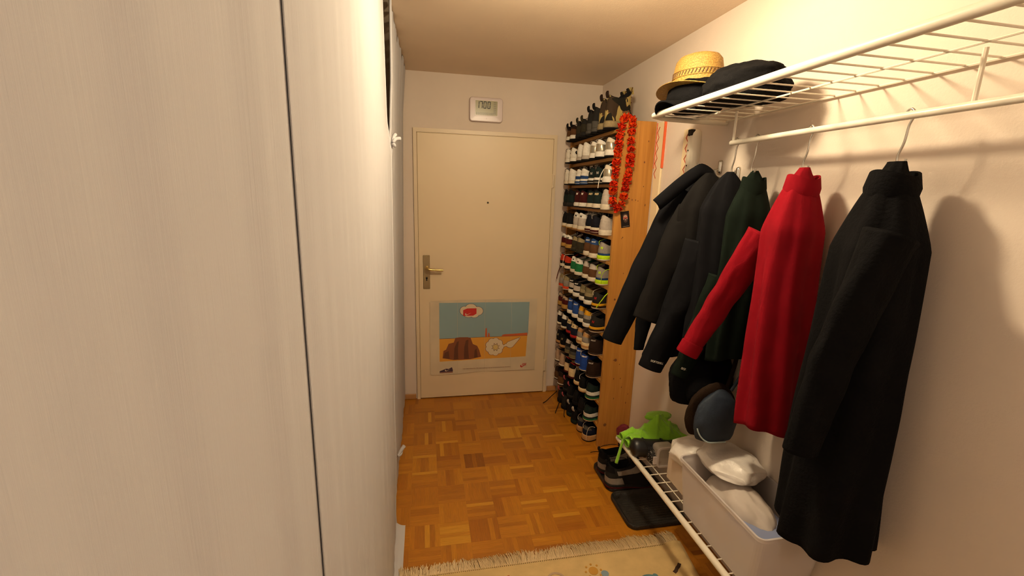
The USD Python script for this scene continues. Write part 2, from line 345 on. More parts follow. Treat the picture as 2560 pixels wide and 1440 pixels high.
for d, x in (('1', -.072), ('7', -.049), ('0', -.022), ('0', .006)):
    obj('digit', face_y(extr(sa.affine_transform(seg7(d, .021, .048, .0055), [1, .05, 0, 1, x, .006]), .0006), 0, YF-.0012, .0), M_ink, scr)
obj('colon', face_y(extr(unary_union([sg.box(-.0268, .017, -.024, .020), sg.box(-.0268, .036, -.024, .039)]), .0006), 0, YF-.0012, 0), M_ink, scr)
M_faint = mat('faint_lcd_segments', (.15, .125, .055), .3)
rows = [sg.box(-.072+.0125*i, -.034, -.0635+.0125*i, -.020) for i in range(10)]
obj('date_digits', face_y(extr(unary_union([r.difference(r.buffer(-.0028)) for r in rows]), .0005), 0, YF-.0012, 0), M_faint, scr)
obj('icon_column', face_y(extr(unary_union([sg.box(.050, .045-.012*i, .070, .051-.012*i) for i in range(7)]), .0005), 0, YF-.0012, 0), M_faint, scr)
obj('maker_mark', face_y(meshkit.text_mesh('T', .008, .0006), -.002, YF+.0, -.064), M_faint, ck)

# ---------------------------------------------------------------- poster on the door
PO = thing('poster', 'creased cartoon desert poster taped to the lower half of the white door', 'poster')
px0, pw, pz0, ph = .076, .831, .203, .594
FX = [-.01, .25, .505, .755, 1.01]; FYD = [-.0035, -.0065, -.002, -.007, -.003]
def pmesh(poly, lift, t=.0004):
    out = []
    for a, b in zip(FX[:-1], FX[1:]):
        g = poly.intersection(sg.box(a, -.1, b, 1.1))
        if g.is_empty: continue
        m = extr(g, t)
        if m is None: continue
        v = np.array(m.vertices); y = np.interp(v[:, 0], FX, FYD)
        out.append(trimesh.Trimesh(np.stack([px0+pw*v[:, 0], y-lift-v[:, 2], pz0+ph*v[:, 1]], 1), m.faces, process=False))
    return cat(*out)
M_paper = mat('old_paper', (.62, .52, .36), .7, var=.12, scale=6)
paper = sg.Polygon([(0, .0), (.02, -.012), (.25, -.008), (.5, .012), (.6, .004), (.76, .006), (1, .0), (1.0, 1), (.9, .992), (.75, 1.0), (.5, .995), (.3, .998), (.1, .99), (.01, .985), (0, .97)])
obj('paper', pmesh(paper, 0), M_paper, PO)
Z = lambda zx, zy: ((zx-275)/1690, 1-(zy-(128-.02*(zx-275)))/1140)
def zp(*pts): return sg.Polygon([Z(*p) for p in pts])
def zc(x, y, rx, ry=None, n=24): return sg.Polygon([Z(x+rx*math.cos(a), y+(ry or rx)*math.sin(a)) for a in np.arange(n)/n*2*PI])
M_sky = mat('print_sky_blue', (.23, .34, .36), .6); M_sand = mat('print_sand_orange', (.66, .31, .035), .6)
M_mesa = mat('print_mesa_red', (.52, .10, .025), .6); M_cloudp = mat('print_cloud_cream', (.66, .55, .37), .6)
M_redp = mat('print_red', (.52, .018, .014), .55); M_brownp = mat('print_rock_brown', (.20, .06, .02), .6); M_brown2 = mat('print_rock_dark', (.10, .03, .012), .6)
M_purp = mat('print_purple_black', (.05, .025, .05), .6)
sky = zp((418, 168), (1838, 150), (1832, 640), (1820, 682), (1400, 688), (950, 700), (418, 716)); obj('sky_print', pmesh(sky, .0004), M_sky, PO)
obj('sand_print', pmesh(zp((418, 712), (950, 698), (1400, 686), (1820, 676), (1805, 1012), (420, 1068)), .0005), M_sand, PO)
obj('horizon_line', pmesh(zp((418, 710), (950, 696), (1400, 684), (1820, 674), (1820, 678), (1400, 688), (950, 700), (418, 715)), .0009), M_purp, PO)
obj('mesa_print', pmesh(zp((1395, 686), (1415, 660), (1450, 652), (1600, 645), (1820, 632), (1820, 676)), .0009), M_mesa, PO)
obj('spire_print', pmesh(unary_union([zp((1132, 690), (1140, 560), (1160, 552), (1168, 690)), zp((1178, 690), (1184, 634), (1202, 630), (1210, 690))]), .0009), M_mesa, PO)
def outlined(name, poly, m, lift):
    obj(name+'_outline', pmesh(poly.buffer(.0035), lift), M_purp, PO); obj(name, pmesh(poly, lift+.0003), m, PO)
# a plain brown boulder heap stands in for the printed figure
heap = zp((465, 1015), (480, 900), (520, 880), (560, 790), (640, 770), (665, 700), (730, 690), (860, 692), (905, 705), (940, 800), (1010, 830), (1045, 900), (1075, 1005), (900, 1040), (640, 1045))
btp = obj('butte_print', pmesh(heap, .001), M_brownp, PO)
obj('butte_shade', pmesh(unary_union([zp((480, 1010), (500, 930), (560, 900), (575, 1020)), zp((640, 1035), (650, 860), (690, 760), (720, 750), (705, 860), (710, 1035)), zp((800, 1030), (805, 850), (830, 740), (870, 730), (865, 840), (880, 1030)), zp((960, 1020), (970, 900), (1000, 870), (1020, 1010))]), .0014), M_brown2, btp)
cl = unary_union([zc(905, 250, 90, 68), zc(800, 285, 65, 65), zc(1010, 290, 85, 66), zc(870, 330, 80, 55), zc(960, 340, 70, 50), ])
outlined('cloud_print', cl, M_cloudp, .0016)
bxp = obj('box_print', pmesh(zp((785, 275), (845, 250), (992, 248), (992, 330), (940, 360), (785, 363)), .0022), M_redp, PO)
def tick(x, y, w, h):   # a curved tick mark: rounded short left end, long tapering right arm
    c = [(0, .55), (.05, .2), (.16, .02), (.3, .05), (1, 1), (.42, .42), (.27, .36), (.19, .42), (.17, .62), (.22, .9), (.1, .8)]
    return sg.Polygon([(x+w*a, y+h*b) for a, b in c]).buffer(0)
tk = tick(0, 0, 1, 1)
ztick = lambda x, y, w, h: sg.Polygon([Z(x+w*a, y+h*(1-b)) for a, b in np.array(tk.exterior.coords)]).buffer(0)
obj('tick_print', pmesh(ztick(812, 315, 98, 40), .0027), M_cloudp, bxp)
bl = unary_union([zc(1290+95*math.cos(a), 848+92*math.sin(a), 52, 50) for a in np.arange(9)/9*2*PI]+[zc(1290, 848, 90)])
outlined('cloud_print', bl, M_cloudp, .0014)
star = sg.Polygon([Z(1305+(62 if k % 2 else 34)*math.cos(k*PI/8), 855+(62 if k % 2 else 34)*math.sin(k*PI/8)) for k in range(16)])
outlined('burst_print', star, mat('print_burst', (.62, .45, .16), .6), .0019)
pf = unary_union([zc(1540+k*25, 815-k*17, 62-k*8.2, 50-k*7) for k in range(7)]+[zc(1445, 835, 14), zc(1470, 825, 20)])
outlined('puff_print', pf, M_cloudp, .0015)
shoe = zp((418, 1240), (420, 1218), (470, 1200), (520, 1180), (560, 1185), (612, 1158), (626, 1200), (624, 1246))
shp = obj('shoe_print', pmesh(shoe, .0006), M_purp, PO)
obj('shoe_sole_print', pmesh(zp((418, 1236), (624, 1226), (624, 1246), (418, 1252)), .001), mat('print_sole', (.30, .15, .10), .6), shp)
obj('tick_print', pmesh(ztick(500, 1190, 85, 32), .001), M_cloudp, shp)
def text_at(s, x, z, h, m, y, parent, name='lettering', bold=False, slant=0, width=None):
    t = meshkit.text_mesh(s, h, .0004, bold); v = np.array(t.vertices)
    if width: v[:, 0] *= width/v[:, 0].max()
    v[:, 0] += slant*v[:, 1]; t = trimesh.Trimesh(v, t.faces, process=False)
    return obj(name, face_y(t, x, y, z), m, parent)
ax_, az_ = Z(782, 1196); text_at('THE NIKE PEGASUS. THE LIGHTWEIGHT SHOE FOR SERIOUS ROAD RUNNERS.', px0+pw*ax_, pz0+ph*az_, .0062, mat('print_text_brown', (.25, .07, .03), .6), -.0076, PO, width=.385)
ax_, az_ = Z(1745, 1160); text_at('NIKE', px0+pw*ax_, pz0+ph*az_, .019, M_redp, -.0078, PO, bold=True, slant=.25, width=.033)
obj('tick_print', pmesh(ztick(1718, 1142, 105, 50), .0012), M_redp, PO)
for fx in (.25, .505, .755): obj('fold_line', pmesh(sg.box(fx-.0012, .0, fx+.0012, .99), .0029, .0001) if False else pmesh(sg.box(fx-.0008, .0, fx+.0008, .99), .0011, .0001), mat('fold_wear', (.50, .42, .28), .8), PO)

# ---------------------------------------------------------------- shoe rack
YP = -.84
rk = thing('shoe_rack', 'tall pine shoe rack with a wide knotty end panel beside the door', 'shoe rack')
pan = obj('side_panel', bevel_box(1.127, XR-.0005, YP, YP+.024, 0, 2.012, .002), PINE, rk, 30)
obj('side_panel', bevel_box(1.110, XR-.0005, -.024, 0, 0, 1.99, .002), PINE, rk, 30)
ZB = [1.970-.152*k for k in range(13)]
for z in ZB: obj('shelf_board', bevel_box(1.127, XR-.0005, YP+.024, -.024, z-.020, z, .0015), PINE_Y, rk, 30)
def knot_disc(x, z, rx, rz):
    m = trimesh.creation.icosphere(1, 1.0); v = np.array(m.vertices)*np.array([rx, .0004, rz]); v += np.array([x, YP, z]); return trimesh.Trimesh(v, m.faces)
kn = [(1.207, 1.585, .0055, .005), (1.228, 1.578, .003, .006), (1.250, 1.577, .0035, .004), (1.265, 1.572, .003, .003), (1.300, 1.905, .003, .005), (1.285, 1.79, .0045, .006), (1.292, 1.655, .003, .004), (1.312, 1.55, .003, .008), (1.188, 1.36, .004, .004), (1.183, 1.353, .003, .003), (1.212, 1.145, .003, .004), (1.225, .96, .003, .003), (1.170, .985, .006, .007), (1.207, .595, .009, .010), (1.193, .595, .003, .003), (1.236, .565, .003, .004), (1.262, .41, .003, .006), (1.300, .30, .003, .007), (1.17, .155, .010, .011), (1.25, .47, .003, .005), (1.205, .47, .003, .006), (1.19, 1.655, .008, .018), (1.31, .36, .003, .004), (1.215, .335, .0025, .006)]
for q in kn: obj('knot', knot_disc(*q), M_knot, pan, True)

# ---------------------------------------------------------------- shoes
def C(h, g=1.0):
    h = h.lstrip('#'); c = np.array([int(h[i:i+2], 16)/255 for i in (0, 2, 4)]); return tuple(np.where(c <= .04045, c/12.92, ((c+.055)/1.055)**2.4)*g)
COL = dict(white='e6dfd2', offwhite='d8cbb4', cream='d9c092', black='131112', char='2a2724', navy='1c2238', dnavy='14141f', blue='27488f', royal='1f3f8e', dgreen='1b2a26', green='1d6b3a', olive='6c6244', olived='3a3425', brown='5c3c22', dbrown='2e1c12', tan='b98a55', gum='a9803f', maroon='5a1616', red='b8331a', orange='c8421f', grey='8f867c', lgrey='b9ada0', dgrey='4d4943', silver='b5ac98', neon='b9dd1a', yellow='d79a1c', bluestripe='23406f', khaki='8a7a58', beige='b4977c', dred='4c1210', pink='b0525a', cherry='a8201c')
def cmat(k):
    if k == 'camo':
        if 'shoe_camo' in MATS: return MATS['shoe_camo']
        n = {'tc': ('texture_coordinate', {}), 'p': ('principled_bsdf', {'roughness': .85, 'specular_ior_level': .2})}; L = []
        prev = None
        for q, (off, sc, th_, col) in enumerate((((0, 0, 0), 13., .43, '9c8a54'), ((5, 2, 1), 12., .57, '33261a'), ((2, 7, 3), 14., .60, '17150f'), ((9, 1, 4), 15., .62, '94824c'))):
            n[f'm{q}'] = ('mapping', {'mapping_type': 'point', 'location': off}); n[f'n{q}'] = ('noise_texture', {'scale': sc, 'detail': .6, 'distortion': .3}); n[f'g{q}'] = ('math', {'math_type': 'greater_than', 'value2': th_})
            n[f'x{q}'] = ('mix_color', {'a': C('6a4a2e'), 'b': C(col)}); L += [('tc.object', f'm{q}.vector'), (f'm{q}.vector', f'n{q}.vector'), (f'n{q}.fac', f'g{q}.value1'), (f'g{q}.value', f'x{q}.fac')]
            if prev: L.append((prev+'.result', f'x{q}.a'))
            prev = f'x{q}'
        MATS['shoe_camo'] = usdkit.material(stage, '/World/Looks/shoe_camo', n, L+[(prev+'.result', 'p.base_color')], surface='p.BSDF'); return MATS['shoe_camo']
    if k == 'silver': return mat('shoe_silver', C(COL['silver']), .3, .75, bump=.15, bscale=60)
    return mat('shoe_'+k, C(COL[k], .62 if sum(C(COL[k])) < .12 else .9), .82, var=.10, scale=60, bump=.12, bscale=500, spec=.18)
NU = 40
def outline(L, w, xo=0.):
    u = np.arange(NU)/NU; xf = (1-np.cos(2*PI*u))/2
    hw = np.interp(xf, [0, .012, .04, .10, .2, .35, .52, .70, .82, .91, .97, .992, 1], [0, .35, .60, .80, .86, .80, .86, 1.0, .97, .80, .48, .25, 0])*w/2
    s = np.where(u < .5, -1, 1)   # first half is the -y side
    return np.stack([xo+xf*L, s*hw], 1), u
def loopz(o, z): return np.column_stack([o, np.full(len(o), z) if np.ndim(z) == 0 else z])
def grow(o, d):
    n = np.roll(o, -1, 0)-np.roll(o, 1, 0); n = np.stack([n[:, 1], -n[:, 0]], 1); n /= np.maximum(np.linalg.norm(n, axis=1, keepdims=True), 1e-9)
    c = o-o.mean(0); s = np.sign((n*c).sum(1, keepdims=True)); s[s == 0] = 1
    return o+n*s*d
def shoe(root, up, mid, out, tab=None, counter=None, lin='black', lace='char', L=.275, w=.092, hs=.030, hc=.100, ht=.108, boot=False, stripe=None, logo=None, tickc=None, toe=None, loop=None, tongue=None, heeltext=None, shaft=.135, cband=.35, side=None):
    F, u = outline(L, w); xf = (F[:, 0])/L; uu = np.minimum(u, 1-u)*2
    zm = np.interp(xf, [0, .3, .7, 1], [hs, hs*.92, hs*.72, hs*.85])
    obj('outsole', rings([loopz(grow(F, .001), 0), loopz(grow(F, .004), .003), loopz(grow(F, .004), .008)]), cmat(out), root, 40)
    kinkz = np.full(NU, .008)
    mds = obj('midsole', rings([loopz(grow(F, .003), kinkz-.0006), loopz(grow(F, .0055), kinkz+(zm-.008)*.35), loopz(grow(F, .0035), kinkz+(zm-.008)*.8), loopz(grow(F, .0005), zm)]), cmat(mid), root, 50)
    if stripe:
        a = .008+(zm-.008)*.12
        obj('sole_stripe', rings([loopz(grow(F, .0062), a), loopz(grow(F, .0064), a+(zm-.008)*.35), loopz(grow(F, .004), a+(zm-.008)*.38)], False, False), cmat(stripe), mds, 50)
    c0, c1 = .008, shaft*L/.275
    cxf = (1-np.cos(2*PI*u))/2
    Cc = np.stack([c0+cxf*(c1-c0), np.where(u < .5, -1, 1)*np.maximum(1-np.abs(2*cxf-1)**3.2, 0)**.5*(.033 if boot else .031)*w/.098], 1)
    dip = (hc-.022) if not boot else hc-.012
    zc_ = np.interp(uu, [0, .10, .22, .40, .65, .9, 1], [hc, hc-.002, hc-.010, dip, dip+.3*(ht-dip), ht-.003, ht])
    V = [0, .08, .2, .35, .5, .65, .8, .9, 1.0]; vb = .6
    G = []
    z0 = zm-.004; Fi = grow(F, -.0015)
    for v in V:
        if boot:
            g = np.where(uu < .25, v, np.minimum(1, v/vb)); g = g**1.0
            hb = (.100-z0)/(zc_-z0)
            ht_ = np.where(v < vb, hb*(1-(1-min(v/vb, 1))**1.8), hb+(1-hb)*(v-vb)/(1-vb))
            a = np.clip((uu-.2)/.25, 0, 1); h = (1-a)*v+a*ht_; g = (1-a)*v**1.1+a*g
        else:
            a = np.clip((uu-.15)/.45, 0, 1); h = (1-a)*v+a*(1-(1-v)**1.75); g = (1-a)*v**1.25+a*v**1.05
        bul = 1+.05*math.sin(PI*v)*(1-a)
        pl = Fi*(1-g)[:, None]+Cc*g[:, None]; pl[:, 1] *= bul; pl[:, 0] -= .005*math.sin(PI*min(1, v*1.1))*(1-a)
        G.append(np.column_stack([pl, z0+(zc_-z0)*h]))
    G = np.array(G)
    upr = obj('upper', rings(G, True, False), cmat(up), root, 50)
    inner = np.column_stack([Cc*.86+np.array([.009, 0]), zc_+.001]); low = np.column_stack([Cc*.80+np.array([.012, 0]), np.full(NU, hs+.012)])
    obj('lining', rings([np.column_stack([Cc, zc_]), np.column_stack([Cc*.94+np.array([.004, 0]), zc_+.003]), inner, low], False, True), cmat(lin), root, 50)
    nrm = np.cross(np.roll(G, -1, 1)-np.roll(G, 1, 1), np.gradient(G, axis=0)); nrm /= np.maximum(np.linalg.norm(nrm, axis=2, keepdims=True), 1e-9)
    if (nrm[2, 0] @ np.array([-1, 0, 0])) < 0: nrm = -nrm
    def patch(name, us, vs, m, t=.0016):  # a panel laid on the upper
        ui = np.r_[[k % NU for k in range(us[0], us[1]+1)]]
        vi = [i for i, v in enumerate(V) if vs[0]-1e-6 <= v <= vs[1]+1e-6]
        g = G[np.ix_(vi, ui)]+nrm[np.ix_(vi, ui)]*t*.5; return obj(name, sheet(g, t), m, upr, 40)
    if tab: patch('heel_tab', (-6, 6), (.65, 1), cmat(tab))
    if counter: patch('heel_counter', (-8, 8), (.0, cband), cmat(counter))
    if side: patch('side_panel', (7, 17), (.5, .8), cmat(side))
    if toe: patch('toe_cap', (15, 25), (.0, .5), cmat(toe))
    def project(a2, b, side):   # draw on the near side (x,z) or on the heel (y,z)
        if side:
            q = G[:, 2:18].reshape(-1, 3)+nrm[:, 2:18].reshape(-1, 3)*.0022
            y = griddata(q[:, [0, 2]], q[:, 1], np.stack([a2, b], 1), method='linear', fill_value=np.nan); y = np.where(np.isnan(y), -.04, y); return np.stack([a2, y, b], 1), np.array([0, -1, 0.])
        q = np.concatenate([G[:, -7:], G[:, :8]], 1).reshape(-1, 3)+np.concatenate([nrm[:, -7:], nrm[:, :8]], 1).reshape(-1, 3)*.0024
        x = griddata(q[:, [1, 2]], q[:, 0], np.stack([-a2, b], 1), method='linear', fill_value=np.nan); x = np.where(np.isnan(x), .0, x); return np.stack([x, -a2, b], 1), np.array([-1., 0, 0])
    def draw(name, m, a0, b0, side, col):
        v = np.array(m.vertices); p, d = project(v[:, 0]+a0, v[:, 1]+b0, side); p = p+d*v[:, 2:3]; obj(name, trimesh.Trimesh(p, m.faces, process=False), cmat(col), upr)
    if tickc: draw('tick_mark', extr(tick(0, 0, .062, .030), .0014), .016, hs+.016, True, tickc)
    if logo:
        txt, col = logo; m = meshkit.text_mesh(txt, .0145, .0012, True); v = np.array(m.vertices); v[:, 0] -= v[:, 0].max()/2; draw('heel_letter', trimesh.Trimesh(v, m.faces, process=False), .012, hc-.042, False, col)
    if heeltext:
        txt, col, hh = heeltext; m = meshkit.text_mesh(txt, hh, .0012, True); v = np.array(m.vertices); v[:, 0] -= v[:, 0].max()/2; draw('heel_lettering', trimesh.Trimesh(v, m.faces, process=False), .011, hc-.012-hh*1.2, False, col)
    # tongue and laces over the instep
    f = Cc[NU//2]; zt = zc_[NU//2]
    tg = np.array([[[f[0]-.012+.004*r_, (-.024+.016*c_), zt+.020-.012*r_+.003*math.sin(c_*PI/3)] for c_ in range(4)] for r_ in range(4)])
    tng = obj('tongue', sheet(tg, .005), cmat(tongue or up), root, 50)
    bars = []
    for k in range(4):
        p = G[8-k, NU//2]+nrm[8-k, NU//2]*.003
        bars.append(tube([(p[0]-.012, -.020, p[2]-.002), (p[0]+.001, 0, p[2]+.0025), (p[0]-.012, .020, p[2]-.002)], .0022, 5, 7))
    bars.append(tube([(f[0]-.004, -.012, zt+.004), (f[0]-.02, -.030, zt+.018), (f[0]-.035, -.035, zt-.006), (f[0]-.02, -.02, zt-.004)], .0018, 5, 12))
    if not boot and lin != 'white': bars.append(tube([(f[0]-.004, .012, zt+.004), (f[0]-.045, .026, zt+.012), (.040, .030, hc+.006), (.012, .022, hc+.002), (.001, .012, hc-.012), (.003, .010, hc-.020)], .0016, 5, 16))
    obj('laces', cat(*bars), cmat(lace), tng, 50)
    if loop: obj('pull_loop', tube([(.006, -.006, hc-.012), (-.004, -.005, hc+.012), (-.001, 0, hc+.020), (-.004, .005, hc+.012), (.006, .006, hc-.012)], .0055 if loop != 'pink' else .0036, 6, 14), cmat(loop), root, 50)

ORD = ['top of the rack', 'second tier from top', 'third tier from top', 'fourth tier from top', 'fifth tier from top', 'sixth tier from top', 'seventh tier from top', 'seventh tier from floor', 'sixth tier from floor', 'fifth tier from floor', 'fourth tier from floor', 'third tier from floor', 'second tier from floor', 'on the floor']
GRP = 'shoes on the tall pine rack'
def shoe_xyz(row, i, xh=None):
    z = ZB[row] if row < 13 else 0.0
    n = 8 if row == 0 else 7
    y = -.074 - i*(.1125 if n == 7 else .0975)
    if xh is None: xh = 1.060 + (.030*i/6 if 1 <= row <= 6 else .012*i/6)
    return xh, y, z+.0006
def pair(row, i, desc, name='sneaker', single=None, cat_='shoe', **kw):
    """two shoes side by side on a tier, or one shoe on each of two tiers beside the end panel (single = the second tier)"""
    xh, y, z = shoe_xyz(row, i)
    if single is None: l1, l2 = f'farther of two {desc}, {ORD[row]}', f'nearer of two {desc}, {ORD[row]}'
    else: l1, l2 = f'{desc} by the end panel, {ORD[row]}', f'{desc} by the end panel, {ORD[single]}'
    yw = lambda i: math.radians(7+2.6*i)+rnd.uniform(-.05, .05)
    yaw = yw(i)
    L = min(kw.get('L', .275), (1.328-xh)/math.cos(yaw)); kw['L'] = L
    t = thing(name, l1, cat_, (xh, y, z), yaw, GRP)
    shoe(t, **kw)
    xh2, y2, z2 = shoe_xyz(row, i+1) if single is None else shoe_xyz(single, i)
    xh2 = min(xh2, 1.328-L*math.cos(yaw))
    dup(t, name, (xh2+rnd.uniform(-.006, 0), y2, z2), yw(i+1 if single is None else i), l2)
    return t
# top of the rack
pair(0, 0, 'brown sneakers with white midsole', up='brown', mid='white', out='black', tab='dbrown', w=.085, lin='black', loop='black', hs=.034)
pair(0, 2, 'olive brown trainers with dark sole', up='olived', mid='char', out='black', tab='char', w=.085, lin='black', loop='olived', hc=.11, ht=.12)
pair(0, 4, 'dark grey high boots with pull loops', name='boot', up='char', mid='dgrey', out='black', counter='dgrey', lin='black', boot=True, w=.084, hc=.150, ht=.165, loop='black', lace='black')
pair(0, 6, 'tall camouflage boots with cream midsole', name='boot', up='camo', mid='khaki', out='black', stripe='khaki', lin='black', boot=True, w=.086, shaft=.185, hc=.180, ht=.222, loop='dbrown', lace='brown', tongue='camo', hs=.045)
# tiers below
pair(1, 0, 'white sneakers with black tick mark', up='white', mid='white', out='black', counter='white', tickc='black', lin='lgrey', hs=.036, tab='white')
pair(1, 2, 'plain white tall-heeled sneakers', up='white', mid='lgrey', out='char', tab='white', lin='white', hc=.112, ht=.115)
pair(1, 4, 'silver runners with chunky white sole', up='silver', mid='white', out='black', counter='silver', lin='char', tab='white', hs=.040, hc=.108, ht=.118, lace='lgrey')
pair(1, 6, 'silver chunky runner with white lace', single=2, up='silver', mid='white', out='black', lin='char', tab='offwhite', hs=.042, hc=.108, ht=.118)
pair(2, 0, 'smooth plain white sneakers', up='white', mid='offwhite', out='black', counter='white', tab='white', lin='char', hc=.112, ht=.11, hs=.030)
pair(2, 2, 'white and blue sneakers with blue sole', up='white', mid='white', out='bluestripe', counter='bluestripe', tab='white', stripe='bluestripe', lin='white', hs=.036, heeltext=('nike', 'white', .009))
pair(2, 4, 'dark green sneakers with white midsole', up='dgreen', mid='white', out='char', stripe='char', lin='black', hs=.038, logo=('N', 'lgrey'))
pair(3, 0, 'tall black green sneakers with dark sole', up='dgreen', mid='char', out='black', tab='black', lin='black', hc=.118, ht=.118, lace='dgrey')
pair(3, 2, 'dark red sneakers with white sole', up='dred', mid='white', out='black', lin='black', hs=.034, hc=.112, ht=.112, heeltext=('N', 'white', .013))
pair(3, 4, 'bottle green sneakers with white sole', up='dgreen', mid='offwhite', out='black', lin='black', hs=.034, hc=.112, ht=.112, heeltext=('NB', 'cream', .012), tab='dgreen')
pair(3, 6, 'light grey sneaker with white sole', single=4, up='lgrey', mid='offwhite', out='offwhite', lin='lgrey', tab='lgrey', counter='lgrey', hs=.034, hc=.118, ht=.118)
pair(4, 0, 'black sneakers with white and gum sole', up='black', mid='offwhite', out='gum', lin='black', hs=.030, hc=.108, lace='black')
pair(4, 2, 'pale grey sneakers with lettered white tab', up='lgrey', mid='offwhite', out='tan', tab='white', lin='white', hs=.032, hc=.116, ht=.116, lace='black', heeltext=('N', 'black', .013))
pair(4, 4, 'navy sneakers with white and red sole', up='dnavy', mid='offwhite', out='dred', stripe='dred', lin='black', hs=.040, hc=.110, ht=.112, lace='lgrey', counter='dnavy')
pair(5, 0, 'maroon sneakers with white tab and gum sole', up='maroon', mid='gum', out='dbrown', tab='white', lin='white', hs=.036, heeltext=('NB', 'dgrey', .011))
pair(5, 2, 'dark olive sneakers with pale collar', up='olived', mid='olived', out='dgreen', tab='khaki', lin='black', hs=.026, hc=.104, lace='black')
pair(5, 4, 'brown sneakers with blue lettered tab', up='brown', mid='offwhite', out='offwhite', tab='bluestripe', lin='bluestripe', hs=.030, hc=.118, ht=.118, heeltext=('NIKE', 'white', .007), counter='brown')
pair(5, 6, 'grey running shoe with neon sole', single=6, up='grey', mid='neon', out='offwhite', counter='bluestripe', cband=.2, lin='char', hs=.032, hc=.112, ht=.115, logo=('N', 'neon'), lace='neon')
pair(6, 0, 'orange red sneakers with black stripe', up='red', mid='offwhite', out='black', counter='black', lin='black', tab='red', hs=.030, tongue='black')
pair(6, 2, 'green sneakers with white heel tab', up='green', mid='offwhite', out='offwhite', tab='white', lin='white', hs=.024, hc=.112, ht=.112, counter='green', heeltext=('N', 'dred', .010))
pair(6, 4, 'brown suede sneakers with grey tab', up='brown', mid='offwhite', out='offwhite', tab='lgrey', lin='grey', hs=.028, hc=.110, counter='brown')
pair(7, 0, 'grey sneakers with orange red sole', up='grey', mid='orange', out='lgrey', tab='khaki', lin='khaki', hs=.026, lace='lgrey')
pair(7, 2, 'beige sneakers with black collar and band', up='lgrey', mid='white', out='offwhite', counter='black', cband=.2, tab='black', lin='black', hs=.030, hc=.108, heeltext=('NIKE', 'white', .007))
pair(7, 4, 'olive sneakers with white sole', up='khaki', mid='white', out='offwhite', counter='olived', lin='brown', tab='olive', hs=.030, hc=.106)
pair(7, 6, 'dark brown running shoe with yellow sole', single=8, up='char', mid='yellow', out='lgrey', lin='char', stripe='dbrown', hs=.036, logo=('N', 'cherry'), hc=.104, lace='offwhite')
pair(8, 0, 'maroon sneakers with beige tab and gum sole', up='maroon', mid='gum', out='dbrown', tab='beige', lin='khaki', hs=.040, heeltext=('NB', 'olived', .010))
pair(8, 2, 'blue sneakers with white heel lettering', up='blue', mid='white', out='offwhite', tab='blue', lin='navy', hs=.028, hc=.114, ht=.112, heeltext=('NIKE', 'white', .008))
pair(8, 4, 'grey brown sneakers with yellow tab', up='grey', mid='white', out='offwhite', counter='dgrey', tab='yellow', lin='navy', hs=.028, hc=.112)
pair(9, 0, 'navy sneakers with small white tab', up='dnavy', mid='offwhite', out='brown', tab='white', lin='black', hs=.022, hc=.112, ht=.110)
pair(9, 2, 'navy and red sneakers with cream strap', up='navy', mid='cherry', out='dred', tab='cream', lin='black', hs=.024, hc=.108, heeltext=('N', 'olive', .010))
pair(9, 4, 'taupe sneakers with cream platform sole', up='grey', mid='cream', out='cream', tab='tan', lin='beige', stripe='tan', hs=.044, hc=.108)
pair(9, 6, 'dark brown leather shoe with thin pale sole', single=10, up='dbrown', mid='dbrown', out='beige', lin='black', hs=.018, hc=.115, ht=.112, heeltext=('NIKE', 'lgrey', .008), counter='dbrown')
pair(10, 0, 'black sneakers with tan sole', up='black', mid='tan', out='dbrown', lin='black', hs=.026, hc=.108, logo=('N', 'khaki'))
pair(10, 2, 'charcoal sneakers with pale grey tab', up='char', mid='olive', out='khaki', tab='lgrey', lin='char', hs=.028, hc=.106, counter='dgrey')
pair(10, 4, 'royal blue sneakers with thin white sole', up='royal', mid='royal', out='offwhite', tab='royal', lin='black', hs=.016, hc=.118, ht=.114, heeltext=('NIKE', 'white', .009), lace='offwhite')
pair(11, 0, 'beige suede sneakers with pale sole', up='beige', mid='offwhite', out='char', lin='dgrey', hs=.018, hc=.106, lace='dgrey')
pair(11, 2, 'cream and red high sneakers with black collar', up='cream', mid='maroon', out='dred', tab='black', counter='cream', lin='cherry', hs=.016, hc=.115, ht=.115, tongue='cherry')
pair(11, 4, 'black sneakers with cream sole', up='black', mid='cream', out='tan', lin='black', hs=.028, hc=.104, lace='white')
pair(11, 6, 'dark green and white banded sneaker', single=12, up='dgreen', mid='dgreen', out='cream', counter='white', lin='black', hs=.030, hc=.108, stripe='green')
pair(12, 0, 'brown suede shoes with white welt', up='brown', mid='lgrey', out='dbrown', lin='dbrown', hs=.016, hc=.106, counter='brown', tab='dbrown', lace='black')
pair(12, 2, 'black leather shoes with pink pull loop', up='black', mid='char', out='black', lin='black', hs=.024, hc=.104, lace='black', loop='pink')
pair(12, 4, 'black shoes with black sole', up='black', mid='black', out='black', lin='black', hs=.024, hc=.104, lace='black')
pair(13, 1, 'tall black boots with pink pull tab', name='boot', up='char', mid='black', out='black', lin='black', boot=True, hc=.115, ht=.125, loop='pink', lace='black')
pair(13, 3, 'black walking shoes with pale eyelet tab', up='black', mid='dgreen', out='black', lin='black', hc=.108, loop='lgrey', lace='black')
pair(13, 5, 'navy canvas shoes with tan sole', up='navy', mid='tan', out='dbrown', lin='char', hs=.044, hc=.105, ht=.115, lace='offwhite', tab='dgrey')
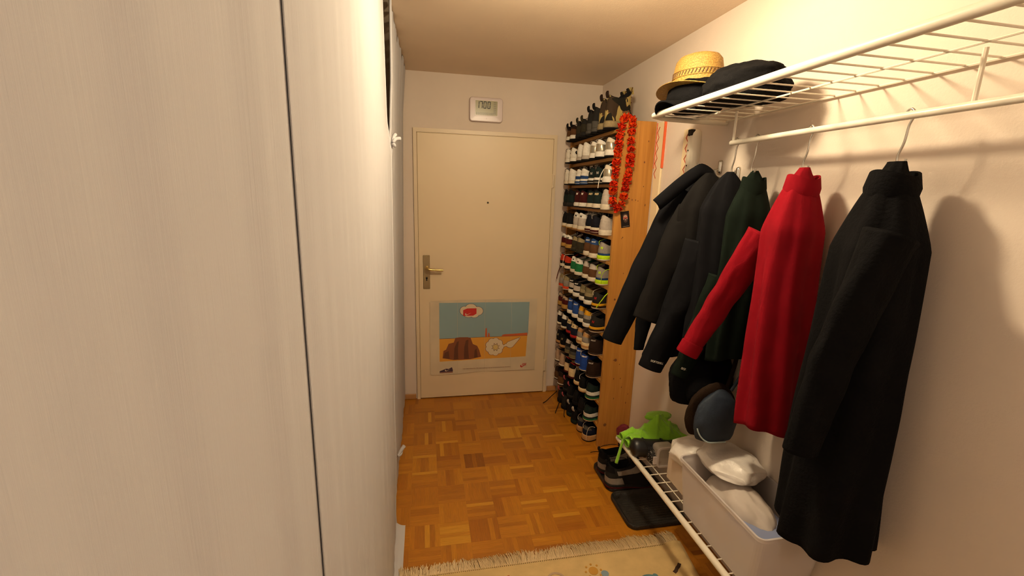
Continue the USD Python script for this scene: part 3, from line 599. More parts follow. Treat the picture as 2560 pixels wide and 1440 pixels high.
# loose lace ends hanging from a few shoes
def loose(lab, pts, col, r=.0018): tag(obj('shoelace', tube(pts, r, 5, 16), cmat(col), None, True), lab, 'shoelace')
loose('neon yellow lace hanging from the neon-soled running shoe', [(1.16, -.822, 1.17), (1.105, -.83, 1.165), (1.09, -.80, 1.12), (1.10, -.79, 1.075)], 'neon')
loose('flat neon lace end hanging over the dark brown running shoe', [(1.14, -.826, 1.03), (1.105, -.83, 1.0), (1.085, -.81, .955), (1.07, -.80, .925)], 'neon', .003)
loose('white lace of the orange red sneakers hanging at the heel', [(1.12, -.19, 1.17), (1.055, -.185, 1.165), (1.04, -.19, 1.11), (1.04, -.19, 1.07)], 'white')
loose('red lace hanging below the orange red sneakers', [(1.07, -.05, 1.055), (1.055, -.045, 1.02), (1.045, -.04, .96)], 'maroon', .003)
loose('white lace hanging from the silver chunky runner', [(1.15, -.74, 1.79), (1.10, -.72, 1.76), (1.075, -.70, 1.69), (1.07, -.70, 1.64)], 'white', .0028)
loose('black lace end sticking out to the door side at the floor', [(1.07, -.12, .06), (1.02, -.16, .045), (.96, -.19, .012), (.935, -.20, .004)], 'black', .003)
loose('black lace end bending out over the parquet by the boots', [(1.055, -.25, .06), (1.03, -.30, .04), (1.0, -.34, .008), (.985, -.37, .004)], 'black', .003)
loose('short black lace dangling in front of the walking shoes', [(1.055, -.42, .09), (1.035, -.43, .075), (1.032, -.43, .02), (1.035, -.44, .004)], 'black', .0025)
loose('white lace hanging over the navy canvas shoe', [(1.12, -.80, .118), (1.08, -.812, .13), (1.065, -.805, .08), (1.068, -.80, .03)], 'offwhite')

# ---------------------------------------------------------------- garland on the rack corner
gl = thing('flower_garland', 'red orange fabric flower garland hung over the corner of the rack', 'garland')
path = spline([(1.185, -.835, 2.022), (1.185, -.856, 2.005), (1.180, -.862, 1.93), (1.186, -.862, 1.84), (1.184, -.862, 1.75), (1.172, -.862, 1.66), (1.160, -.864, 1.58), (1.142, -.866, 1.535), (1.118, -.866, 1.530), (1.098, -.868, 1.56), (1.092, -.868, 1.62), (1.098, -.868, 1.70), (1.102, -.868, 1.78), (1.108, -.866, 1.86), (1.112, -.864, 1.93), (1.125, -.858, 1.99), (1.140, -.845, 2.020), (1.165, -.832, 2.024)], 108)
obj('string', tube(path, .0015, 5), mat('garland_string', (.5, .08, .02), .8), gl)
def petal(nm, c):
    return usdkit.material(stage, '/World/Looks/'+nm, {'d': ('diffuse_bsdf', {'color': c}), 't': ('translucent_bsdf', {'color': c}), 'm': ('mix_closure', {'fac': .4})}, [('d.BSDF', 'm.closure1'), ('t.BSDF', 'm.closure2')], surface='m.closure')
gm = [petal('petal_red', (.74, .040, .010)), petal('petal_orange', (.80, .095, .012)), petal('petal_deep', (.60, .022, .008))]
tt, NN, BB = frames(path)
for k in range(len(path)):
    g = []
    Rf = .017+.010*rng.random(); ph_ = rng.random()*6; np_ = 5; cup = rng.uniform(-.012, .016)
    rr_, cc_ = 4, 31
    grid = []
    for r_ in range(rr_):
        row = []
        for c_ in range(cc_):
            a = c_/(cc_-1)*2*PI; pet = .22+.78*abs(math.cos(a*np_/2))**.55; rad = (r_/(rr_-1))*Rf*pet+.0015
            lift = (cup*(r_/(rr_-1))**2+.006*(r_/(rr_-1))**1.5*math.sin(a*np_/2*2+ph_)+.005*math.sin(3*a+7*ph_)*(r_/(rr_-1)))
            row.append(path[k]+rad*(math.cos(a+ph_)*NN[k]+math.sin(a+ph_)*BB[k])+tt[k]*lift)
        row[-1] = row[0]; grid.append(row)
    obj('flower', sheet(np.array(grid), .0008), gm[int(rng.choice([0, 0, 0, 1, 1, 2]))], gl, True)

# photo card pinned on the rack panel
cd = thing('photo_card', 'small black photo card of a bearded face on the rack panel', 'card', (1.1945, YP, 1.465))
rot = math.radians(9)
def cardm(poly, lift): 
    m = extr(sa.rotate(poly, rot, origin=(0, 0), use_radians=True), .0005); return face_y(m, 0, -lift, 0)
obj('card', cardm(sg.box(-.027, -.047, .027, .047), .0), mat('card_black', (.008, .005, .006), .6, spec=.2), cd)
el = lambda x, y, a, b: sg.Polygon([(x+a*math.cos(t), y+b*math.sin(t)) for t in np.arange(24)/24*2*PI])
obj('face_print', cardm(el(.002, .008, .014, .021), .0005), mat('print_skin', (.42, .27, .19), .5), cd)
obj('beard_print', cardm(el(.002, -.006, .012, .012).difference(el(.002, -.002, .005, .003)), .0008), mat('print_beard', (.05, .022, .018), .5), cd)
obj('hair_print', cardm(el(.002, .021, .015, .012).difference(el(.002, .014, .0125, .012)), .0008), mat('print_beard', (.05, .022, .018), .5), cd)
obj('glasses_print', cardm(unary_union([sg.box(-.010, .006, .001, .012), sg.box(.003, .006, .014, .012), sg.box(-.011, .010, .015, .0125)]), .0011), mat('print_glasses', (.35, .02, .02), .5), cd)
obj('caption_print', cardm(unary_union([sg.box(-.018+.005*i, -.041, -.0145+.005*i, -.0385) for i in range(8)]), .0005), mat('print_caption', (.30, .22, .16), .5), cd)

# ---------------------------------------------------------------- strips on the right wall
M_cream = mat('cream_board', (.80, .66, .42), .55, var=.06, scale=5)
M_redcord = mat('red_cord', (.42, .03, .015), .6); M_redtape = mat('orange_red_tape', (.68, .11, .03), .5)
sp = thing('wall_strip', 'cream wall strip with red zigzag cord and orange edges beside the rack', 'strip')
obj('board', bevel_box(XR-.012, XR-.0005, -.945, -.872, 1.30, 2.0, .002), M_cream, sp)
zig = [(XR-.0145, -.892+(.010 if k % 2 else -.010), 1.975-.0275*k) for k in range(11)]
obj('zigzag_cord', cat(*[tube([zig[k], zig[k+1]], .0016, 6) for k in range(len(zig)-1)]), M_redcord, sp)
obj('edge_tape', box(XR-.0135, XR-.0006, -.951, -.9455, 1.755, 2.0), M_redtape, sp)
obj('edge_tape', box(XR-.0135, XR-.0006, -.8715, -.867, 1.755, 2.0), M_redtape, sp)
sp = thing('wall_strip', 'cream wall strip with red zigzag cord behind the collar of the black jacket', 'strip')
obj('board', bevel_box(XR-.010, XR-.0005, -1.206, -1.142, 1.30, 1.93, .002), M_cream, sp)
zig = [(XR-.0125, -1.180+(.011 if k % 2 else -.011), 1.915-.0255*k) for k in range(12)]
obj('zigzag_cord', cat(*[tube([zig[k], zig[k+1]], .0016, 6) for k in range(len(zig)-1)]), M_redcord, sp)
up = thing('wall_upright', 'rounded white shelf upright with screw holes on the right wall', 'upright')
obj('rail', capsule((XR-.012, -1.250, 1.92), (XR-.012, -1.250, 1.05), .034, 18), M_metal, up, 50)
for z in (1.89, 1.82, 1.75): obj('hole', capsule((XR-.0455, -1.252, z-.004), (XR-.0455, -1.252, z+.004), .0035, 10), M_gap, up)

# ---------------------------------------------------------------- hat shelf
ts = thing('hat_shelf', 'white wire hat shelf with a thick front tube high on the right wall', 'shelf')
TX, TZ = 1.0, 1.93
obj('front_tube', capsule((TX, -1.44, TZ), (TX, -3.1, TZ), .0125), M_metal, ts, 50)
obj('side_bracket', tube([(TX+.005, -1.455, TZ-.004), (TX+.06, -1.455, TZ-.010), (XR-.001, -1.455, TZ-.012)], .011, 10, 10), M_metal, ts, 50)
for k in range(22): obj('wire', tube([(TX, -1.50-.07*k, TZ-.004), (XR-.002, -1.50-.07*k, TZ-.004)], .0025, 6), M_metal, ts)
obj('clip', bevel_box(XR-.05, XR-.026, -1.268, -1.242, TZ-.042, TZ-.014, .002), M_gap, ts)
obj('back_wire', tube([(XR-.01, -1.455, TZ-.006), (XR-.01, -3.1, TZ-.006)], .0035, 6), M_metal, ts)
obj('mid_wire', tube([(1.17, -1.455, TZ-.008), (1.17, -3.1, TZ-.008)], .003, 6), M_metal, ts)
obj('coat_rail', tube([(1.225, -1.66, TZ-.12), (1.225, -3.1, TZ-.12)], .010, 10), M_metal, ts, 50)
for y in (-1.67, -2.45, -3.05): obj('rail_hanger', tube([(1.225, y, TZ-.004), (1.225, y, TZ-.12)], .005, 8), M_metal, ts)
def coat_hook(y, lab, x=1.225, z=1.70):
    h = thing('coat_hook', lab, 'hook', (x, y, z))
    obj('hook', tube([(0, .012, .115), (0, 0, .126), (0, -.012, .112), (0, -.003, .085), (0, 0, .05), (0, .010, .008), (0, .004, -.008), (0, -.010, -.004), (0, -.012, .006)], .0028, 8, 40), mat('steel_hook', (.55, .52, .46), .3, 1), h, 50)
for y, w in ((-1.692, 'lettered black jacket'), (-1.800, 'dark green jacket'), (-2.03, 'red coat'), (-2.32, 'long black coat')): coat_hook(y, f'steel hook on the coat rail carrying the {w}')
def wall_peg(y, z, lab):
    h = thing('coat_peg', lab, 'hook', (XR, y, z))
    obj('plate', capsule((-.004, 0, .03), (-.004, 0, -.03), .011, 10), mat('steel_hook', (.55, .52, .46), .3, 1), h, 50)
    obj('arm', tube([(-.006, 0, -.01), (-.06, 0, -.018), (-.105, 0, -.010), (-.115, 0, .012)], .005, 8, 20), mat('steel_hook', (.55, .52, .46), .3, 1), h, 50)
wall_peg(-1.452, 1.735, 'steel wall peg under the collar of the wide-collared jacket'); wall_peg(-1.575, 1.70, 'steel wall peg carrying the charcoal jacket')

# hats
def straw(name, c0, c1):
    n = {'tc': ('texture_coordinate', {}), 'w': ('wave_texture', {'wave_type': 'bands', 'bands_direction': 'z', 'scale': 55.0, 'distortion': 3.0, 'detail': 2.0, 'detail_scale': 3.0}), 'n': ('noise_texture', {'scale': 260.0, 'detail': 2.0}), 'ad': ('math', {'math_type': 'add'}),
         'r': ('rgb_ramp', {'ramp': [(.4, c0), (1.2/2, c1), (1, c1)]}), 'b': ('bump', {'strength': .4, 'distance': .003}), 'p': ('principled_bsdf', {'roughness': .65})}
    return usdkit.material(stage, '/World/Looks/'+name, n, [('tc.object', 'w.vector'), ('tc.object', 'n.vector'), ('w.fac', 'ad.value1'), ('n.fac', 'ad.value2'), ('n.fac', 'r.fac'), ('r.color', 'p.base_color'), ('ad.value', 'b.height'), ('b.normal', 'p.normal')], surface='p.BSDF')
M_straw = straw('hat_straw', (.26, .135, .024), (.42, .25, .055))
ht_ = thing('straw_hat', 'woven straw trilby hat with an openwork band on top of the black caps', 'hat', (1.137, -1.52, 2.020), .25)
def ell(rx, ry, z, n=48, tilt=0., wob=0.):
    a = np.arange(n)/n*2*PI; return np.stack([rx*np.cos(a), ry*np.sin(a), z+tilt*np.cos(a)+wob*np.cos(2*a)], 1)
crown = [ell(.088, .105, .010), ell(.086, .103, .05), ell(.083, .100, .085), ell(.078, .094, .112), ell(.066, .080, .128), ell(.045, .056, .136), ell(.02, .025, .132)]
obj('crown', rings(crown, False, True), M_straw, ht_, 60)
obj('brim', rings([ell(.087, .104, .012), ell(.110, .130, .010, wob=.004), ell(.145, .163, .004, wob=.014), ell(.147, .165, .001, wob=.014), ell(.110, .130, .005, wob=.004), ell(.084, .101, .008)], False, False), M_straw, ht_, 60)
bz = []
for k in range(46):
    a = k/46*2*PI; a2 = a+.07
    bz.append(tube([(.0875*math.cos(a), .1045*math.sin(a), .050), (.0872*math.cos(a2), .1042*math.sin(a2), .066)], .0016, 4))
obj('openwork_band', cat(*bz), mat('hat_band_dark', (.09, .045, .02), .8), ht_)
obj('cord_band', cat(tube(np.vstack([ell(.0878, .1048, .047), ell(.0878, .1048, .047)[:1]]), .0017, 5), tube(np.vstack([ell(.0864, .1034, .069), ell(.0864, .1034, .069)[:1]]), .0017, 5)), M_straw, ht_)
M_blackcloth = mat('black_cloth', (.0032, .0030, .0034), .95, var=.25, scale=20, bump=.25, bscale=120, spec=.10)
M_navycloth = mat('navy_cloth', (.006, .007, .011), .9, var=.25, scale=20, bump=.25, bscale=140, spec=.10)
def lump(rx, ry, rz, seed, amp=.2, sub=4, flat=True):
    m = trimesh.creation.icosphere(sub, 1.0); v = np.array(m.vertices); d = meshkit.fbm(v*2.2+seed*7.1, 4, seed)-.5
    v = v*(1+amp*d[:, None]*2)
    if flat: v[:, 2] = np.where(v[:, 2] < -.55, -.55+(v[:, 2]+.55)*.15, v[:, 2])
    v = v*np.array([rx, ry, rz]); v[:, 2] -= v[:, 2].min(); return trimesh.Trimesh(v, m.faces, process=False)
cp = thing('cap', 'black cap with a pale buckle under the straw hat on the shelf', 'cap', (1.130, -1.535, 1.934), .2)
obj('crown', lump(.105, .12, .088, 2, .10), M_blackcloth, cp, True)
pk = np.array([[[-.075-.10*r_*math.sqrt(max(0, 1-(c_/6.5)**2)), c_*.014, .040-.012*r_-.0012*c_*c_] for c_ in range(-6, 7)] for r_ in np.linspace(0, 1, 6)])
obj('peak', sheet(pk, .005), M_blackcloth, cp, 60)
bk = [(.0, -.118, .05), (.028, -.114, .062), (.055, -.10, .052), (.045, -.108, .030), (.015, -.118, .032), (0, -.118, .05)]
obj('buckle', tube(bk, .006, 8, 24), mat('buckle_grey', (.38, .36, .30), .4, .6), cp, 50)
cp2 = thing('beanie', 'black knitted beanie lying on the hat shelf in front of the straw hat', 'hat', (1.15, -1.80, 1.934), .6)
obj('crown', lump(.12, .14, .075, 5, .16), M_blackcloth, cp2, True)
obj('rib', rings([ell(.116, .134, .0), ell(.121, .139, .012), ell(.117, .135, .024)]), M_blackcloth, cp2, 60)

# ---------------------------------------------------------------- coats
def sleeve(pts, r0, r1, seed, n=40, seg=60, flat=.62, face=(0, -1, 0), fold_amp=.14, cuff=True, twist=0, ringamp=.05):
    p = spline(pts, seg); t = np.gradient(p, axis=0); t /= np.linalg.norm(t, axis=1, keepdims=True)
    fc = np.array(face, float); th = np.arange(n)/n*2*PI; out = []
    for k in range(seg):
        s = k/(seg-1); B = fc-t[k]*(fc @ t[k]); B /= np.linalg.norm(B); N = np.cross(t[k], B); r = r0+(r1-r0)*s
        q = np.stack([np.cos(th)*2, np.sin(th)*2, np.full(n, s*3.2)], 1)
        d = fold_amp*(meshkit.fbm(q*1.1+seed*3.7, 3, seed)-.5)*2+.07*np.sin(3*th+seed+2.5*math.sin(s*4+seed))*(1-.5*s)
        d = d+ringamp*math.sin(s*26+seed)*np.cos(th-seed)*math.exp(-((s-.55)/.22)**2)
        if s > .93: d = d*.4
        rr = r*(1+d)
        out.append(p[k]+rr[:, None]*(np.cos(th)[:, None]*N+flat*np.sin(th)[:, None]*B))
    for sc, back in ((.90, .0), (.84, -.02), (.75, -.06)):   # turned-in opening
        c = out[seg-1].mean(0); out.append(c+(out[seg-1]-c)*sc-t[-1]*(-back) if False else c+(out[seg-1]-c)*sc+t[-1]*back)
    return rings(out, True, True)
def torso(c, top, bot, rx0, ry0, rx1, ry1, seed, n=72, seg=50, shoulder=.14, k_=7, lean=(0, 0)):
    out = []; th = np.arange(n)/n*2*PI
    for k in range(seg):
        s = k/(seg-1); z = top+(bot-top)*s; sh = min(1, (s/shoulder))**.55 if s < shoulder else 1
        rx, ry = (rx0+(rx1-rx0)*s)*max(sh, .12), (ry0+(ry1-ry0)*s)*max(sh, .25)
        q = np.stack([np.cos(th)*1.6, np.sin(th)*1.6, np.full(n, s*1.4)], 1)
        d = .16*(meshkit.fbm(q+seed*5.3, 3, seed)-.5)*2+.085*np.sin(k_*th+seed+1.6*math.sin(s*3+seed))*(.3+s)
        out.append(np.stack([c[0]+lean[0]*s+rx*np.cos(th)*(1+d), c[1]+lean[1]*s+ry*np.sin(th)*(1+d), np.full(n, z)+.012*np.sin(2*th+seed)*s], 1))
    cc = out[-1].mean(0)
    out.append(cc+(out[-1]-cc)*.92+np.array([0, 0, .004])); out.append(cc+(out[seg-1]-cc)*.8+np.array([0, 0, .08]))
    return rings(out, True, True)
def zipper(pts, parent, m=None):
    obj('zipper', tube(pts, .003, 6, 24), m or mat('zip_grey', (.30, .29, .27), .4, .7), parent, 50)
def cuff_band(pts_end, d, r, flat, parent, m, name='cuff'):
    e = np.array(pts_end); d = np.array(d)/np.linalg.norm(d); fc = np.array([0, -1., 0]); B = fc-d*(fc @ d); B /= np.linalg.norm(B); N = np.cross(d, B); th = np.arange(32)/32*2*PI
    rg = lambda o, q: e+d*o+q*(np.cos(th)[:, None]*N+flat*np.sin(th)[:, None]*B)
    obj(name, rings([rg(-.05, r*.98), rg(-.045, r*1.06), rg(-.005, r*1.07), rg(.001, r*1.0), rg(-.004, r*.85), rg(-.05, r*.8)], False, False), m, parent, 60)
M_black = mat('softshell_black', (.0048, .0048, .0060), .88, var=.2, scale=14, bump=.12, bscale=600, spec=.10)
M_char = mat('softshell_charcoal', (.0068, .0060, .0058), .9, var=.2, scale=14, bump=.12, bscale=600, spec=.10)
M_dkgreen = mat('softshell_green', (.0045, .0085, .0052), .88, var=.2, scale=14, bump=.12, bscale=600, spec=.10)
M_redc = mat('coat_red', (.20, .002, .0075), .9, var=.12, scale=14, bump=.06, bscale=400, spec=.12)
M_dkbrown = mat('coat_brown', (.020, .011, .006), .9, var=.2, scale=14, bump=.2, bscale=300, spec=.1)
M_bluec = mat('bag_blue', (.009, .019, .036), .7, var=.15, scale=14, bump=.1, bscale=300)
M_inside = mat('coat_inside', (.006, .006, .006), .95)

def neck(jk, x, y, z, rx, ry, m):
    obj('collar', rings([ell(rx*1.05, ry*1.05, -.045)+np.array([x, y, z]), ell(rx*1.12, ry*1.12, -.02, wob=.004)+np.array([x, y, z]), ell(rx*.98, ry*.98, .016, wob=.008)+np.array([x, y, z]), ell(rx*.86, ry*.86, .014, wob=.008)+np.array([x, y, z]), ell(rx*.8, ry*.8, -.03)+np.array([x, y, z])], False, True), m, jk, 60)
# black softshell jacket nearest the rack: left sleeve, wide collar
jk = thing('jacket', 'black softshell jacket with a wide spread collar nearest the pine panel', 'jacket')
p1 = [(1.192, -1.452, 1.610), (1.155, -1.448, 1.545), (1.108, -1.442, 1.44), (1.015, -1.43, 1.22), (.950, -1.425, 1.06), (.902, -1.42, .932)]
obj('sleeve', sleeve(p1, .078, .052, 1, flat=.6), M_black, jk, True)
obj('body', torso((1.228, -1.452), 1.735, .92, .100, .060, .100, .062, 3, shoulder=.40), M_black, jk, True)
ct = spline([(1.002, 1.584, 0), (1.040, 1.622, 0), (1.105, 1.681, 0), (1.160, 1.720, 0), (1.198, 1.738, 0), (1.245, 1.722, 0), (1.315, 1.640, 0)], 30)
cb = spline([(1.037, 1.546, 0), (1.072, 1.578, 0), (1.124, 1.624, 0), (1.175, 1.664, 0), (1.212, 1.684, 0), (1.245, 1.668, 0), (1.300, 1.590, 0)], 30)
cg = [[(a[0]+(b[0]-a[0])*r_, -1.518-.010*math.sin(PI*r_)+.016*abs(2*k/29-1)**2, a[1]+(b[1]-a[1])*r_) for k, (a, b) in enumerate(zip(ct, cb))] for r_ in np.linspace(0, 1, 8)]
obj('collar', sheet(np.array(cg), .010), M_black, jk, True)
zipper([(1.10, -1.535, 1.20), (1.05, -1.55, 1.05), (1.02, -1.545, .93)], jk)
obj('hem_flap', sleeve([(1.04, -1.475, 1.10), (1.02, -1.478, 1.0), (1.012, -1.478, .905)], .045, .024, 8, seg=24, flat=.4, ringamp=0), M_black, jk, True)
# charcoal jacket in front, its open cuff high
jk = thing('jacket', 'charcoal jacket hanging in front, one empty sleeve with a dark open cuff', 'jacket')
obj('sleeve', sleeve([(1.175, -1.56, 1.53), (1.115, -1.565, 1.42), (1.035, -1.57, 1.22), (.985, -1.57, 1.075)], .088, .064, 2, flat=.6), M_char, jk, True)
obj('body', torso((1.205, -1.575), 1.70, .915, .115, .055, .120, .058, 5, shoulder=.18), M_char, jk, True)
# black jacket with white lettering on its cuff
M_letter = mat('letter_white', (.50, .46, .38), .6)
jk = thing('jacket', 'black softshell jacket with white SOFTSHELL lettering on its long sleeve cuff', 'jacket')
p3 = [(1.185, -1.66, 1.42), (1.125, -1.645, 1.22), (1.075, -1.63, 1.06), (1.00, -1.60, .855)]
p3 = [(1.165, -1.66, 1.42), (1.115, -1.645, 1.22), (1.06, -1.625, 1.04), (1.002, -1.61, .868)]
slv = obj('sleeve', sleeve(p3, .080, .055, 4, flat=.62), M_black, jk, True)
obj('body', torso((1.215, -1.692), 1.70, .98, .105, .050, .110, .052, 7, shoulder=.2), M_black, jk, True)
def cuff_text(s, x, y, z, h, ang, parent):
    t = meshkit.text_mesh(s, h, .0012, True); v = np.array(t.vertices); c, s_ = math.cos(ang), math.sin(ang)
    v = np.stack([v[:, 0]*c-v[:, 1]*s_, v[:, 0]*s_+v[:, 1]*c, v[:, 2]], 1); w = v[:, 0].max()
    m = face_y(trimesh.Trimesh(v, t.faces, process=False), x, y, z); q = np.array(m.vertices); q[:, 1] += .010*((q[:, 0]-x)/w-.4)**2*2
    obj('lettering', trimesh.Trimesh(q, m.faces, process=False), M_letter, parent)
cuff_text('SOFTSHELL', .980, -1.650, .915, .0085, -.30, slv)
obj('toggle', capsule((1.052, -1.618, .868), (1.053, -1.618, .852), .0045, 10), M_gap, jk)
# dark green jacket
jk = thing('jacket', 'dark green softshell jacket with part-hidden pale lettering on its cuff', 'jacket')
slv = obj('sleeve', sleeve([(1.185, -1.765, 1.30), (1.13, -1.755, 1.10), (1.09, -1.745, .97), (1.062, -1.735, .885)], .062, .038, 6, flat=.6), M_dkgreen, jk, True)
obj('body', torso((1.235, -1.800), 1.70, .98, .085, .045, .092, .048, 11, shoulder=.22), M_dkgreen, jk, True)
neck(jk, 1.235, -1.80, 1.655, .046, .030, M_dkgreen)
cuff_text('SOFT', 1.050, -1.765, .925, .0085, -.35, slv)
# red coat
jk = thing('coat', 'bright red coat with a turned-up sleeve cuff right of the black jackets', 'coat')
slv = obj('sleeve', sleeve([(1.205, -1.93, 1.48), (1.122, -1.88, 1.27), (1.062, -1.86, 1.13), (1.015, -1.85, 1.035)], .066, .040, 9, flat=.62), M_redc, jk, True)
cuff_band((1.010, -1.849, 1.022), (-.42, .06, -.9), .043, .66, slv, M_redc)
obj('body', torso((1.225, -2.03), 1.70, .82, .10, .065, .105, .080, 13, shoulder=.22), M_redc, jk, True)
neck(jk, 1.225, -2.03, 1.655, .052, .040, M_redc)
# backpack hanging low
bp = thing('backpack', 'black backpack hanging low under the coats against the right wall', 'backpack', (1.200, -1.690, .738), .05)
bpk = obj('bag', lump(.150, .068, .165, 4, .10), M_blackcloth, bp, True)
obj('front_pocket', lump(.085, .030, .075, 6, .08).apply_translation((-.02, -.055, .03)), M_blackcloth, bp, True)
zipper([(-.04, -.083, .06), (-.01, -.086, .07), (.03, -.086, .068)], bpk)
obj('strap', tube([(.03, .0, .20), (.06, .0, .30), (.10, .0, .45), (.12, .0, .60)], .010, 8, 20), M_blackcloth, bp, True)
bb = thing('shoulder_bag', 'dark brown cloth bag hanging at the wall below the backpack', 'bag', (1.185, -1.80, .650), 0)
obj('bag', lump(.112, .033, .135, 8, .08), M_dkbrown, bb, True)
obj('strap', tube([(.05, 0, .17), (.08, .0, .3), (.105, 0, .75)], .008, 8, 10), M_dkbrown, bb, True)
bb = thing('tote_bag', 'blue grey bag hanging at the right end under the red coat', 'bag', (1.142, -1.888, .680), 0)
obj('bag', lump(.090, .040, .125, 9, .08), M_bluec, bb, True)
obj('piping', tube([(-.084, -.012, .06), (-.07, -.024, .026), (-.04, -.034, .009), (.025, -.038, .009)], .003, 6, 16), mat('piping_pale', (.35, .42, .42), .5), bb, 50)
obj('strap', tube([(.05, 0, .20), (.10, 0, .30), (.16, 0, .75)], .006, 8, 8), M_bluec, bb, True)
# further coats along the rail
jk = thing('coat', 'long black wool coat at the near end of the coat rail', 'coat')
obj('body', torso((1.215, -2.32), 1.70, .62, .105, .09, .115, .12, 17, shoulder=.2), M_blackcloth, jk, True)
obj('sleeve', sleeve([(1.17, -2.38, 1.52), (1.11, -2.37, 1.30), (1.07, -2.36, 1.1), (1.05, -2.35, .93)], .07, .05, 12, flat=.7), M_blackcloth, jk, True)

neck(jk, 1.215, -2.32, 1.655, .056, .050, M_blackcloth)
# ---------------------------------------------------------------- low wire shelf and what lies on it
LX, LZ = 1.05, .33
ls = thing('wire_shelf', 'low white wire shelf with a thick front tube above the boot trays', 'shelf')
obj('front_tube', capsule((LX, -1.262, LZ), (LX, -3.1, LZ), .0125), M_metal, ls, 50)
for k in range(30): obj('wire', tube([(LX, -1.2905-.0615*k, LZ-.001), (XR-.002, -1.2905-.0615*k, LZ-.001)], .0024, 6), M_metal, ls)
obj('long_wire', tube([(1.112, -1.27, LZ-.0045), (1.112, -3.1, LZ-.0045)], .0024, 6), M_metal, ls)
obj('long_wire', tube([(1.225, -1.27, LZ-.0045), (1.225, -3.1, LZ-.0045)], .0024, 6), M_metal, ls)
obj('end_wire', tube([(LX, -1.272, LZ-.001), (XR-.002, -1.272, LZ-.001)], .0035, 6), M_metal, ls)
obj('back_wire', tube([(XR-.006, -1.27, LZ-.001), (XR-.006, -3.1, LZ-.001)], .0035, 6), M_metal, ls)
# black rolled bag
rb = thing('rolled_bag', 'glossy black rolled bag lying across the far end of the wire shelf', 'bag')
M_gloss = mat('black_nylon', (.006, .006, .007), .42, bump=.25, bscale=25)
rs_ = np.linspace(0, 1, 26); rp = np.array([[1.034+.300*q, -1.440-.064*q, .377+.002*math.sin(q*9)] for q in rs_])
obj('roll', tube(rp, [max(.004, (.0445+.0015*math.sin(q*17))*math.sqrt(max(0, 1-max(0, 1-q/.10)**2.6))*(1 if q < .78 else .82)*math.sqrt(max(0, 1-max(0, (q-.90)/.10)**3))) for q in rs_], 26), M_gloss, rb, True)
for x in (1.10, 1.19): obj('band', tube([(x, -1.453-.23*(x-1.10)+.0455*math.cos(a), .379+.0455*math.sin(a)) for a in np.linspace(0, 2*PI, 25)], .003, 6), M_gloss, rb, 50)
obj('ring', tube([(1.075, -1.4475-.0445*math.cos(a)*.5-.022, .379+.020*math.sin(a)) for a in np.linspace(0, 2*PI, 17)], .0018, 6), mat('steel', (.6, .58, .52), .25, 1), rb, 50)
# green garment
M_green = mat('lime_fleece', (.21, .48, .010), .85, var=.12, scale=12, bump=.2, bscale=260, sheen=.35)
gs = thing('fleece_top', 'bright lime green fleece top crumpled over the black rolled bag', 'clothing')
def crumple(c, r, seed, amp, sub=5):
    m = trimesh.creation.icosphere(sub, 1.0); v = np.array(m.vertices); q = v*1.7+seed*3.3
    rid = 1-np.abs(2*meshkit.noise(q*.8, seed)-1); d = amp*.6*(rid-.5)+amp*.9*(meshkit.fbm(q*.8, 2, seed+1)-.5)
    v = v*(1+d[:, None])*np.array(r); return trimesh.Trimesh(v+np.array(c), m.faces, process=False)
def drape():
    xs_, vs_ = np.linspace(1.040, 1.334, 90), np.linspace(0, 1, 60); g = []
    for v in vs_:
        row = []
        for x in xs_:
            crest = np.interp(x, [1.015, 1.06, 1.10, 1.15, 1.185, 1.205, 1.235, 1.27, 1.30, 1.334], [.385, .405, .425, .446, .480, .503, .492, .468, .440, .405])
            y = -1.462-.20*max(0, x-1.1)*.8*(1-v)+.175*v
            zf = .352+.075*math.sin(min(1, v/.30)*PI/2)*1.0      # rides over the roll
            k = math.exp(-((v-.52)/.24)**2); z = zf*(1-k)+crest*k if v < .52 else .345+(crest-.345)*k
            a = (x-1.20)*1.0+(v-.5)*.10
            f = abs(math.sin(a*62+5*meshkit.noise(np.array([x*9, v*3, 1])))); f2 = abs(math.sin(x*34-v*7+4*meshkit.noise(np.array([x*7, v*2.5, 5]))))
            z += .010*(1-f)**1.6*math.sin(PI*v)+.014*(1-f2)**2*math.sin(PI*v)+.012*(meshkit.noise(np.array([x*22, v*4, 3]))-.5)
            row.append((x+.006*math.sin(v*11), y, z))
        g.append(row)
    return sheet(np.array(g), .006)
obj('drape', drape(), M_green, gs, True)
obj('hood', crumple((1.222, -1.352, .486), (.070, .034, .022), 4, .3), M_green, gs, True)
for y, z, x0 in ((-1.365, .400, 1.020), (-1.395, .378, 1.035)):
    obj('cuff', sleeve([(x0+.075, y+.005, z+.012), (x0+.04, y, z+.004), (x0, y-.004, z-.004)], .026, .021, 5, n=28, seg=20, flat=.95, fold_amp=.05, ringamp=.03), M_green, gs, True)
obj('drawstring', tube([(1.03, -1.375, .385), (1.018, -1.385, .36), (1.005, -1.39, .31), (.992, -1.395, .265)], [.007, .007, .008, .009], 8, 16), M_green, gs, True)
mp_ = thing('pouch', 'maroon cloth pouch half hidden behind the green fleece', 'pouch', (1.085, -1.258, .333))
obj('pouch', lump(.038, .024, .040, 3, .15), mat('maroon_cloth', (.16, .008, .02), .85), mp_, True)
nb = {'tc': ('texture_coordinate', {}), 'c': ('checker_texture', {'scale': 160.0, 'color1': (.02, .02, .02), 'color2': (.5, .45, .36)}), 'p': ('principled_bsdf', {'roughness': .7})}
M_check = usdkit.material(stage, '/World/Looks/strap_check', nb, [('tc.object', 'c.vector'), ('c.color', 'p.base_color')], surface='p.BSDF')
obj('strap', sheet(np.array([[(1.028+.012*c_, -1.268-.004*r_, .40-.018*r_+.004*math.sin(r_)) for c_ in (0, 1)] for r_ in range(6)]), .002), M_check, mp_)
